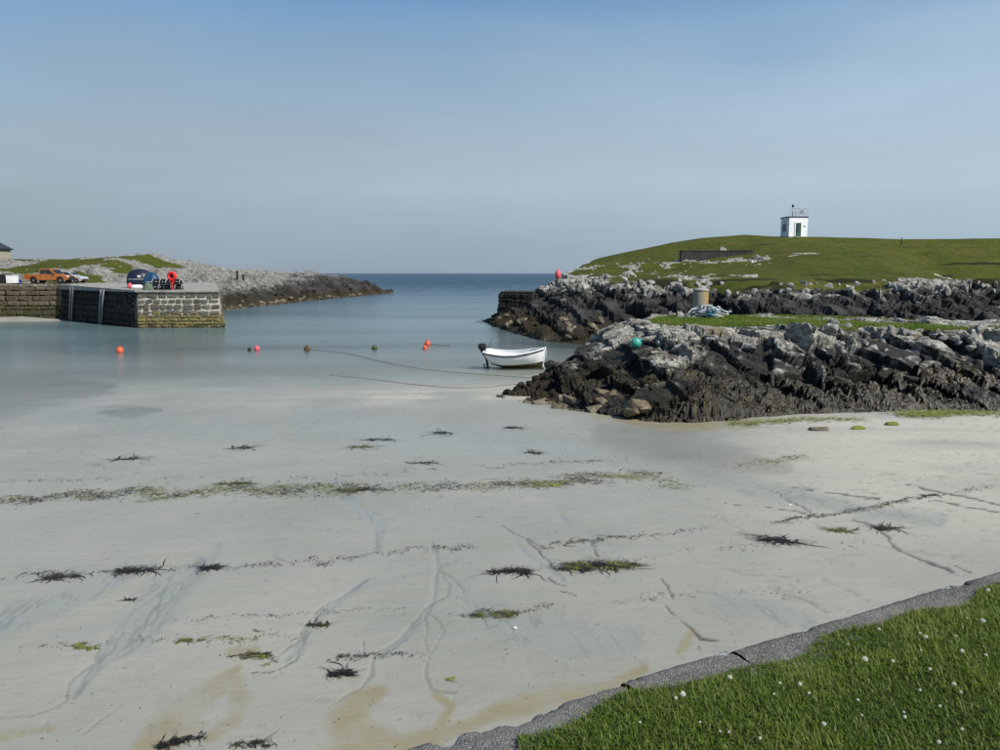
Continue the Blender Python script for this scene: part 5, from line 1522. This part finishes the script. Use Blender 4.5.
def lawn_edge(s):
    """distance of the turf edge from the outer edge of the wall"""
    e_ = 0.172 + 0.03 * np.sin(s * 5.1) + 0.025 * np.sin(s * 11.3 + 1)
    return np.where(s < .40, e_ + np.minimum((.40 - s) * 2.2, .34), e_)
def lawn_top(s, d): return LAWN_Z + .012 + .03 * sstep(0, .25, d - lawn_edge(s)) + .02 * fbm(s * 1.7, d * 1.7, 3, 950)
ss = np.concatenate([np.arange(-5, -.5, .25), np.arange(-.5, 5.2, .03), np.arange(5.2, 11.2, .25)]); tt = np.concatenate([np.linspace(0, .5, 22), np.linspace(.55, 5, 50), np.linspace(5.5, 30, 20)])
S, T = np.meshgrid(ss, tt, indexing='ij'); Sf, Tf = S.ravel(), T.ravel()
Df = lawn_edge(Sf) + Tf
Zf = lawn_top(Sf, Df) - .035 * np.exp(-Tf / .03)
XY = np.array([WO.x, WO.y]) + Sf[:, None] * np.array([WU.x, WU.y]) - Df[:, None] * np.array([WN.x, WN.y])
lawn = link('lawn', fast_mesh('lawn', np.stack([XY[:, 0], XY[:, 1], Zf], 1), grid_faces(*S.shape), True), M_LAWN)
tag(lawn, 'green lawn sloping to the sea wall in the bottom right', 'lawn', kind='structure')

def ribbons(start, heading, length, width, nseg, rise, bend, curl, tone, up=None, rng=RNG, flat=False):
    """many thin strips at once; returns verts, faces, tone"""
    n = len(start); k = nseg + 1
    t = np.linspace(0, 1, k)
    hx, hy = np.cos(heading), np.sin(heading)
    V = np.zeros((n, k, 2, 3), np.float32)
    pos = np.array(start, float).copy()
    a = heading.copy()
    for i in range(k):
        if i:
            a = a + curl * rng.normal(0, 1, n) / nseg
            hfrac = bend * (t[i] ** 1.0) if not flat else np.ones(n)
            step = length / nseg
            if flat:
                pos = pos + np.stack([np.cos(a) * step, np.sin(a) * step, rise * rng.normal(0, 1, n) / nseg], 1)
            else:
                pos = pos + np.stack([np.cos(heading) * step * np.sin(hfrac), np.sin(heading) * step * np.sin(hfrac), step * np.cos(hfrac)], 1)
        w = width * (1 - 0.88 * t[i] ** (2.0 if not flat else 4.0)) / 2
        sx, sy = (-np.sin(a), np.cos(a)) if flat else (-hy, hx)
        V[:, i, 0] = pos + np.stack([sx * w, sy * w, 0 * w], 1)
        V[:, i, 1] = pos - np.stack([sx * w, sy * w, 0 * w], 1)
    idx = np.arange(n * k * 2).reshape(n, k, 2)
    F = np.stack([idx[:, :-1, 0], idx[:, :-1, 1], idx[:, 1:, 1], idx[:, 1:, 0]], -1).reshape(-1, 4)
    return V.reshape(-1, 3), F, np.repeat(tone, k * 2)

def lawn_xyz(s, d):
    xy = np.array([WO.x, WO.y]) + s[:, None] * np.array([WU.x, WU.y]) - d[:, None] * np.array([WN.x, WN.y])
    return np.stack([xy[:, 0], xy[:, 1], lawn_top(s, d) - .004], 1)
def lawn_blades(n, s0, s1, dmax, hmin, hmax, w, dryp=.045):
    s = RNG.uniform(s0, s1, n); e_ = lawn_edge(s); d = e_ - .012 + RNG.uniform(0, 1, n) ** 1.15 * dmax
    P = lawn_xyz(s, d)
    px, py = project(P[:, 0], P[:, 1], P[:, 2])
    m = (px > 380) & (px < 1250) & (py < 860) & (P[:, 1] > .6)
    P, s, d = P[m], s[m], d[m]; n = len(P)
    clump = fbm(P[:, 0] * 5, P[:, 1] * 5, 3, 960); clump2 = fbm(P[:, 0] * 1.4, P[:, 1] * 1.4, 3, 970)
    L = RNG.uniform(hmin, hmax, n) * (1 + .45 * clump) 
    head = RNG.uniform(0, 2 * np.pi, n) + .0
    tone = np.clip(np.clip(.54 + .28 * clump2 + .26 * clump, .08, .84) + RNG.normal(0, .16, n), 0, .88)
    dry = RNG.uniform(0, 1, n) < dryp
    tone = np.where(dry, RNG.uniform(.9, 1, n), tone)
    return ribbons(P, head, L, w * RNG.uniform(.7, 1.3, n), 3, 0, RNG.uniform(.5, 2.0, n), np.zeros(n), tone)
parts_ = [lawn_blades(230000, -.6, 4.6, 2.7, .016, .040, .0042), lawn_blades(9000, -.6, 4.6, 2.7, .04, .075, .003), lawn_blades(1600, -.6, 4.6, 2.7, .07, .13, .0020, .75)]
off = 0; VV, FF, TT = [], [], []
for v, f, t_ in parts_: VV.append(v); FF.append(f + off); TT.append(t_); off += len(v)
gb = link('grass_blades', fast_mesh('grass_blades', np.concatenate(VV), np.concatenate(FF), True, attrs={'tone': np.concatenate(TT)}), M_BLADE)
tag(gb, 'short green grass blades covering the lawn', 'grass', kind='stuff')

# clover leaves among the grass
n = 9000
s_ = RNG.uniform(-.3, 4.2, n); d_ = lawn_edge(s_) + .02 + RNG.uniform(0, 2.3, n)
keep = fbm(s_ * 2.2, d_ * 2.2, 3, 981) > .02
s_, d_ = s_[keep], d_[keep]; P = lawn_xyz(s_, d_); n = len(P)
P[:, 2] += RNG.uniform(.014, .034, n)
a0 = RNG.uniform(0, 6.28, n); R = RNG.uniform(.0045, .0085, n); tl = RNG.normal(0, .25, (n, 2))
V = []
for k in range(3):
    a = a0 + k * 2.094
    for (u, w) in ((0.0, 0.0), (.75, .48), (1.15, 0.0), (.75, -.48)):
        x = (np.cos(a) * u - np.sin(a) * w) * R; y = (np.sin(a) * u + np.cos(a) * w) * R
        V.append(P + np.stack([x, y, x * tl[:, 0] + y * tl[:, 1]], 1))
V = np.stack(V, 1).reshape(-1, 3); F = np.arange(n * 12).reshape(-1, 4)
tag(link('clover_leaves', fast_mesh('clover_leaves', V, F, True, attrs={'tone': np.repeat(np.clip(RNG.normal(.3, .14, n), 0, .7), 12)}), M_BLADE), 'small clover leaves mixed into the lawn', 'clover', kind='stuff')

# white clover heads in the lawn
M_CLOVER = simple('white_clover_petal', (0.72, 0.70, 0.60), 0.8, 0.2, var=0.25, scale=300)
M_STEM = simple('clover_stem', (0.08, 0.14, 0.03), 0.7, 0.3)
def clover_mesh(seed, r=.0098):
    r2 = random.Random(seed); m = MB()
    for k in range(34):
        z = 1 - 2 * (k + .5) / 34 * .82; a = k * 2.39996
        q = math.sqrt(max(0, 1 - z * z)); d = Vector((q * math.cos(a), q * math.sin(a), z))
        c = d * r * r2.uniform(.55, .8)
        m.box(c, (.0028, .0028, .0075), d.to_track_quat('Z', 'Y').to_matrix(), taper=.55)
    return m.mesh('flower_head', False)
CL = [clover_mesh(k) for k in range(3)]
st_me = MB().tube([(0, 0, -.05), (.002, 0, -.02), (0, 0, 0)], .0013, 5).mesh('stem', True)
for c_ in CL: c_.materials.append(M_CLOVER)
st_me.materials.append(M_STEM)
CLOVERS = [(865,659),(983,621),(967,618),(988,590),(921,650),(926,637),(920,633),(956,636),(962,651),(893,661),(848,644),(800,684),(780,683),(809,693),(774,694),(730,677),(954,684),(961,692),(920,690),(904,712),(905,717),(862,715),(824,724),(939,742),(760,738),(720,731),(729,732),(962,729),(930,669),(858,700),(940,706),(683,694),(676,698),(879,629),(986,655),(700,722),(640,722)]
for i, (px, py) in enumerate(CLOVERS):
    q = at_z(px, py, LAWN_Z + .075)
    f = empty('clover_flower', q, random.uniform(0, 6), 'small white clover flower head standing in the lawn', 'flower', 'white clover flowers in the lawn')
    f.scale = [random.choice((.4, .5, .62, .78))] * 3
    if i in (0, 1, 31): f.scale = (1.05,) * 3
    f.rotation_euler = (random.uniform(-.3, .3), random.uniform(-.3, .3), 0)
    link('flower_head', CL[i % 3], None, f); link('stem', st_me, None, f)

# ------------------------------------------------------------------ seaweed
def weed_mat(name, stops):
    t = NT(name); tone = t.attr('tone')
    c = t.ramp(tone, stops)
    return t.done(t.pbsdf(c, .55, .35))
M_WEED = weed_mat('stranded_seaweed', [(0.0, (0.012, 0.010, 0.007)), (0.35, (0.035, 0.026, 0.012)), (0.5, (0.075, 0.062, 0.018)), (0.7, (0.12, 0.125, 0.022)), (0.85, (0.20, 0.24, 0.03)), (1.0, (0.30, 0.27, 0.17))])
def sand_pt(px, py):
    z = 0.6
    for _ in range(8):
        q = at_z(px, py, z); z = float(sand_h(np.array([q.x]), np.array([q.y]))[0])
    return q
def weed_arrays(P, tone, L, W, lift, curl=1.6):
    n = len(P)
    P = P.copy(); P[:, 2] = sand_h(P[:, 0], P[:, 1]) + .006 + RNG.uniform(0, 1, n) * lift
    v, f, t_ = ribbons(P, RNG.normal(0, .75, n) + np.pi * RNG.integers(0, 2, n), L, W, 4, lift * .35, np.ones(n), curl * np.ones(n), tone, flat=True)
    z = sand_h(v[:, 0], v[:, 1]) + .004
    v[:, 2] = np.maximum(v[:, 2], z)
    return v, f, t_
def wrack(pts, n, spread, tones, lab, lmin=.05, lmax=.20, cl=.40):
    """a strand line: scraps gathered along a line read from the photograph"""
    P = [np.array(sand_pt(x, y)) for x, y in pts]; P = np.array(P)
    seg = np.linalg.norm(np.diff(P, axis=0), axis=1); cum = np.concatenate([[0], np.cumsum(seg)])
    nc = max(4, int(n * .035)); cs = RNG.uniform(0, cum[-1], nc)
    u = np.where(RNG.uniform(0, 1, n) < .8, cs[RNG.integers(0, nc, n)] + RNG.normal(0, cl, n), RNG.uniform(0, cum[-1], n)); u = np.clip(u, 0, cum[-1])
    Q = np.stack([np.interp(u, cum, P[:, k]) for k in range(3)], 1)
    wob = np.interp(u, np.linspace(0, cum[-1], 60), RNG.normal(0, spread * 1.0, 60))
    Q[:, 1] += wob + RNG.normal(0, spread * .45, n); Q[:, 0] += RNG.normal(0, spread * .5, n)
    base = np.array(tones)[RNG.integers(0, len(tones), nc)][np.abs(u[:, None] - cs[None]).argmin(1)]
    tone = np.clip(base + RNG.normal(0, .10, n), 0, 1)
    dist = np.hypot(Q[:, 0], Q[:, 1]) / 14
    v, f, t_ = weed_arrays(Q, tone, np.clip(RNG.lognormal(math.log(.5 * (lmin + lmax)) - .35, .75, n), .012, .4) * np.clip(dist, .7, 1.5), RNG.lognormal(math.log(.008), .5, n) * np.clip(dist, .7, 1.6), .008, 2.4)
    o = link('seaweed_wrack', fast_mesh('seaweed_wrack', v, f, True, attrs={'tone': t_}), M_WEED)
    return tag(o, lab, 'seaweed', kind='stuff')
wrack([(0, 500), (60, 497), (130, 492), (200, 491), (280, 489), (360, 490), (440, 487), (520, 485), (600, 480), (665, 477)], 4400, .34, (.03, .1, .35, .6, .75, .85), 'main strand line of green and dark seaweed across the middle of the beach')
wrack([(0, 483), (110, 480), (200, 478), (330, 478), (460, 467), (560, 463), (650, 459), (700, 457)], 260, .16, (.2, .5, .6), 'faint upper strand line of seaweed scraps')
wrack([(0, 578), (60, 573), (110, 572), (152, 570), (200, 568), (245, 566), (300, 561), (360, 555), (420, 550), (470, 547)], 800, .10, (.08, .2, .3), 'lower dark strand line of seaweed on the left', .03, .10, .2)
wrack([(545, 546), (590, 540), (640, 536), (690, 531), (718, 525)], 420, .07, (.3, .5, .45), 'thin brown strand line right of the middle', .03, .10, .2)
wrack([(770, 523), (800, 518), (835, 514), (870, 508), (905, 500), (935, 495)], 700, .06, (.1, .25, .4), 'dark strand line on the right of the beach', .03, .10, .25)
wrack([(935, 495), (965, 491), (1000, 486), (1060, 476)], 120, .06, (.5, .4), 'brown strand line running off the right edge', .03, .10, .25)
wrack([(730, 466), (770, 462), (810, 456)], 160, .18, (.6, .75, .5), 'yellowish scraps of weed below the near headland')
wrack([(30, 642), (70, 648), (110, 642), (180, 640), (230, 640), (290, 638), (340, 625)], 260, .07, (.5, .7, .8, .1), 'greenish weed scraps on the lower left sand', .02, .07, .15)
wrack([(160, 622), (240, 616), (330, 612), (400, 610), (470, 606)], 200, .05, (.1, .2), 'fine dark line of grit and weed on the lower left', .015, .05, .3)
wrack([(330, 660), (365, 656), (390, 654), (425, 656)], 180, .035, (.05, .1, .5), 'dark weed line across a small rill in the foreground', .02, .08, .08)
wrack([(462, 616), (490, 614), (520, 612), (556, 604)], 230, .04, (.4, .6, .7), 'olive weed line in the centre foreground', .02, .08, .15)
wrack([(640, 560), (690, 550), (760, 545), (860, 545)], 150, .15, (.2, .3), 'scattered dark scraps right of the centre', .02, .07, .25)
wrack([(560, 612), (650, 596), (740, 592), (800, 590)], 160, .10, (.15, .4), 'scattered scraps of weed above the sea wall', .015, .05, .25)
n = 6000   # loose crumbs everywhere
a = RNG.uniform(-.62, .66, n); rdist = 5 + 28 * RNG.uniform(0, 1, n) ** 1.3
Q = np.stack([rdist * np.tan(a), rdist, np.zeros(n)], 1)
Q = Q[(Q[:, 1] > 0.55 * Q[:, 0] + 3.2)]
Q = Q[~((Q[:, 0] > -0.5) & (Q[:, 1] > 23.5))]
n = len(Q); dist = Q[:, 1] / 14
v, f, t_ = weed_arrays(Q, np.clip(RNG.normal(.32, .28, n), 0, 1), RNG.lognormal(math.log(.02), .6, n) * np.clip(dist, .5, 1.8), RNG.uniform(.004, .014, n) * np.clip(dist, .5, 1.8), .004)
tag(link('beach_crumbs', fast_mesh('beach_crumbs', v, f, True, attrs={'tone': t_}), M_WEED), 'loose crumbs of seaweed and grit strewn over the sand', 'seaweed', kind='stuff')

def clump(px, py, wpx, n, tones, lab, asp=.35, lift=.05, L=(.05, .2)):
    c = sand_pt(px, py); R = wpx / FPX * c.y / 2
    n = int(n * 1.25); nc = max(4, n // 16); ctr = np.stack([np.linspace(-.8 * R, .8 * R, nc) + RNG.normal(0, R * .2, nc), R * asp * (.45 * np.cumsum(RNG.normal(0, .35, nc)) + RNG.normal(0, .45, nc))], 1)
    wts = RNG.lognormal(0, .9, nc); k = RNG.choice(nc, n, p=wts / wts.sum())
    Q = np.zeros((n, 3)); Q[:, :2] = np.array([c.x, c.y]) + ctr[k] + RNG.normal(0, 1, (n, 2)) * np.array([R * .09, R * asp * .16]) * np.where(RNG.uniform(0, 1, (n, 1)) < .2, 2.2, 1)
    tone = np.clip(np.array(tones)[RNG.integers(0, len(tones), nc)][k] + RNG.normal(0, .07, n), 0, 1)
    sc = np.clip(c.y / 10, .55, 2.2)
    if c.y > 14: n = int(n * .55); Q = Q[:n]; tone = np.clip(tone[:n] + .12, 0, 1)
    v, f, t_ = weed_arrays(Q, tone, np.clip(RNG.lognormal(math.log(.5 * (L[0] + L[1])), .6, n), .02, .5) * sc, RNG.lognormal(math.log(.009), .5, n) * sc, lift * .30, 2.6)
    v -= np.array(c, np.float32)
    o = link('seaweed_clump', fast_mesh('seaweed_clump', v, f, True, attrs={'tone': t_}), M_WEED); o.location = c
    return tag(o, lab, 'seaweed', 'clumps of stranded seaweed on the sand')
G_ = 'clump'
clump(600, 568, 78, 620, (.05, .08, .12, .1, .6, .75), 'largest clump of dark seaweed with a bright green heart, centre of the beach', .30, .06)
clump(507, 573, 42, 220, (.05, .15, .1), 'dark reddish brown seaweed clump left of the largest clump', .3, .05)
clump(772, 539, 28, 170, (.03, .08), 'black seaweed clump right of the largest clump', .5, .05)
clump(345, 674, 22, 160, (.02, .06), 'black forked seaweed tuft in the lower left of centre', 1.2, .04, (.04, .14))
clump(182, 742, 40, 260, (.02, .05), 'black spiky seaweed clump at the bottom edge', .5, .05, (.03, .12))
clump(258, 657, 44, 220, (.05, .5, .72, .8), 'green and black weed clump above the left tan stain', .4, .02, (.03, .09))
clump(252, 742, 44, 160, (.1, .3, .45), 'brown weed streak at the bottom edge right of the black clump', .4, .02, (.03, .09))
clump(134, 571, 34, 160, (.12, .2), 'grey brown weed clump on the lower strand line', .3, .03)
clump(208, 568, 18, 100, (.02, .1), 'small black weed clump beside the head of the wet channel', .4, .03)
clump(130, 596 + 4, 8, 50, (.02, .2), 'tiny dark weed scrap beside the wet channel', .5, .02, (.02, .06))
clump(322, 625, 30, 120, (.1, .35, .5), 'thin olive weed clump beside a bend in a rill', .2, .02, (.03, .09))
clump(494, 614, 46, 240, (.3, .55, .65), 'olive weed clump in the centre foreground', .3, .03, (.03, .09))
clump(451, 680, 7, 60, (.8, .85), 'single bright green leaf of weed on the sand', .7, .02, (.02, .05))
clump(885, 529, 20, 110, (.4, .5, .2), 'brown weed clump beside the black crack in the sand', .35, .03)
clump(838, 530, 24, 90, (.7, .5), 'yellow green weed clump left of the black crack', .35, .02)
clump(548, 484, 20, 180, (.78, .85, .7), 'bright green weed clump on the main strand line', .9, .06)
clump(355, 491, 30, 240, (.03, .1, .5), 'dark weed clump on the main strand line below the left of the boat', .5, .05)
clump(236, 484, 26, 170, (.15, .5), 'dark weed clump at the left end of the main strand line', .4, .04)
clump(126, 459, 22, 90, (.1, .2), 'lone dark weed streak on the left wet sand', .3, .04)
clump(243, 448, 22, 90, (.1, .3), 'lone dark weed streak left of centre on the wet sand', .3, .05)
clump(382, 440, 22, 90, (.05, .15), 'black weed mound on the wet sand below the boat, left', .35, .07)
clump(362, 447, 24, 90, (.3, .5), 'olive weed streak on the wet sand just under the black mound', .25, .04)
clump(443, 433, 18, 80, (.05, .15), 'small black weed mound on the wet sand below the boat', .35, .06)
clump(513, 428, 16, 80, (.02, .05), 'black weed mound just left of the near headland tip', .4, .08)
clump(427, 463, 14, 60, (.1, .2), 'short dark weed scrap above the main strand line', .3, .03)
clump(534, 453, 14, 60, (.1, .2), 'dark weed scrap between the strand line and the near rocks', .3, .04)
clump(85, 648, 30, 140, (.6, .75, .85), 'bright green weed patch at the lower left', .5, .02, (.03, .09))
clump(190, 641, 30, 120, (.5, .65), 'olive weed streak right of the wet channel', .3, .02, (.03, .08))
clump(60, 578, 36, 140, (.12, .2, .3), 'dark weed streak at the left end of the lower strand line', .35, .03)

# small weed covered stones at the foot of the rocks
M_ALGAE = simple('bright_green_algae', (0.16, 0.19, 0.03), 0.8, 0.2, var=0.4, scale=8, bump=0.5)
for px, py, s, mat, lab in ((819, 430, .55, M_B_TAN, 'small brown stone on the sand in front of the near headland'), (858, 429, .42, M_ALGAE, 'small green weed covered stone on the sand, left of another'), (893, 425, .40, M_ALGAE, 'small green weed covered stone on the sand, furthest right')):
    q = sand_pt(px, py); me = rock_mesh(int(px), mat, .5)
    o = bpy.data.objects.new('beach_stone', me); COL.objects.link(o); o.location = q + Vector((0, 0, .03)); o.scale = (s, s * .8, s * .7)
    tag(o, lab, 'stone', 'loose stones on the beach')

# shells
M_SHELL = simple('white_shell', (0.75, 0.74, 0.70), 0.5, 0.4, var=0.1)
for px, py, s in ((515, 628, .045), (790, 505, .05)):
    q = sand_pt(px, py)
    o = MB().lathe([(.5, 0), (.42, .16), (.2, .3), (.02, .34)], seg=14).build('sea_shell', M_SHELL, None, True); o.location = q; o.scale = (s, s * .7, s)
    tag(o, 'white shell on the sand in the centre foreground' if px < 600 else 'white shell on the sand near the dark strand line', 'shell')

# living wrack draped over the foot of the near rocks
M_WRACK = weed_mat('living_wrack', [(0.0, (0.006, 0.005, 0.003)), (0.5, (0.017, 0.013, 0.006)), (0.85, (0.036, 0.028, 0.010)), (1.0, (0.07, 0.058, 0.018))])
nr_, nc_ = NEAR_V.shape[:2]
zrel = NEAR_V[:, :, 2]
_, pgrid, _tf = near_base(NEAR_V[:, :, 0].ravel(), NEAR_V[:, :, 1].ravel())
pgrid = pgrid.reshape(nr_, nc_)
wn = fbm(NEAR_V[:, :, 0].ravel() * .6, NEAR_V[:, :, 1].ravel() * .6, 3, 990).reshape(nr_, nc_)
okm = (pgrid > .01) & (zrel < 1.30 + .8 * wn) & (NEAR_V[:, :, 0] > 2.6 + 1.2 * wn) & (NEAR_V[:, :, 1] < 33)
okm[:10] = False; okm[:, :6] = False; okm[:, -6:] = False
I, J = np.nonzero(okm)
sel = RNG.integers(0, len(I), 42000); I, J = I[sel], J[sel]; n = len(I)
k = 5; V = np.zeros((n, k, 2, 3), np.float32)
jj = J.astype(float); w0 = RNG.uniform(.018, .05, n); lift = RNG.uniform(.01, .11, n); stepr = RNG.uniform(.5, 1.5, n)
drift = RNG.normal(0, .9, n)
for i in range(k):
    ii = np.clip((I - i * stepr).astype(int), 0, nr_ - 1); jx = np.clip((J + i * drift).astype(int), 0, nc_ - 1)
    p_ = NEAR_V[ii, jx] + RNG.normal(0, .018, (n, 3)); p_[:, 2] += lift * (1 - .7 * i / k)
    w = w0 * (1 - .7 * (i / k) ** 2)
    V[:, i, 0] = p_ + np.stack([w, 0 * w, 0 * w], 1); V[:, i, 1] = p_ - np.stack([w, 0 * w, 0 * w], 1)
idx = np.arange(n * k * 2).reshape(n, k, 2)
F = np.stack([idx[:, :-1, 0], idx[:, :-1, 1], idx[:, 1:, 1], idx[:, 1:, 0]], -1).reshape(-1, 4)
tone = np.repeat(np.clip(RNG.normal(.45, .22, n) + .3 * wn[I, J], 0, 1), k * 2)
tag(link('living_wrack', fast_mesh('living_wrack', V.reshape(-1, 3), F, True, attrs={'tone': tone}), M_WRACK), 'dark brown living wrack draped over the foot of the near rocks', 'seaweed', kind='stuff')

# bright green weed at the foot of the rocks
def algae(pts, n, spread, lab):
    P = np.array([np.array(sand_pt(x, y)) for x, y in pts]); seg = np.linalg.norm(np.diff(P, axis=0), axis=1); cum = np.concatenate([[0], np.cumsum(seg)])
    u = RNG.uniform(0, cum[-1], n); Q = np.stack([np.interp(u, cum, P[:, k_]) for k_ in range(3)], 1); Q[:, :2] += RNG.normal(0, spread, (n, 2)) * (1, 1.6)
    v, f, t_ = weed_arrays(Q, np.clip(RNG.normal(.82, .06, n), 0, .93), RNG.uniform(.08, .25, n), RNG.uniform(.02, .05, n), .06)
    tag(link('green_algae', fast_mesh('green_algae', v, f, True, attrs={'tone': t_}), M_WEED), lab, 'seaweed', kind='stuff')
algae([(905, 416), (930, 414), (962, 411)], 1300, .26, 'bright green weed at the foot of the rocks on the right')
algae([(970, 415), (1000, 411), (1040, 410)], 700, .3, 'bright green weed at the right edge below the rocks')
algae([(730, 424), (760, 423), (800, 420), (860, 419)], 500, .16, 'patchy green weed along the foot of the near rocks')

# turf tufts on the near headland so that the grass has an edge
gi, gj = np.nonzero((NEAR_G > .55)); sel = RNG.integers(0, len(gi), 45000); gi, gj = gi[sel], gj[sel]
P = NEAR_V[gi, gj] + RNG.normal(0, .03, (len(gi), 3)) * (1, 1, 0); n = len(P)
tone = np.clip(.52 + .3 * fbm(P[:, 0] * .9, P[:, 1] * .9, 3, 995) + RNG.normal(0, .13, n), 0, .92)
v, f, t_ = ribbons(P, RNG.uniform(0, 6.28, n), RNG.uniform(.05, .13, n), RNG.uniform(.012, .025, n), 2, 0, RNG.uniform(.3, 1.4, n), np.zeros(n), tone)
tag(link('headland_turf', fast_mesh('headland_turf', v, f, True, attrs={'tone': t_}), M_BLADE), 'short turf on the flat top of the near headland', 'grass', kind='stuff')
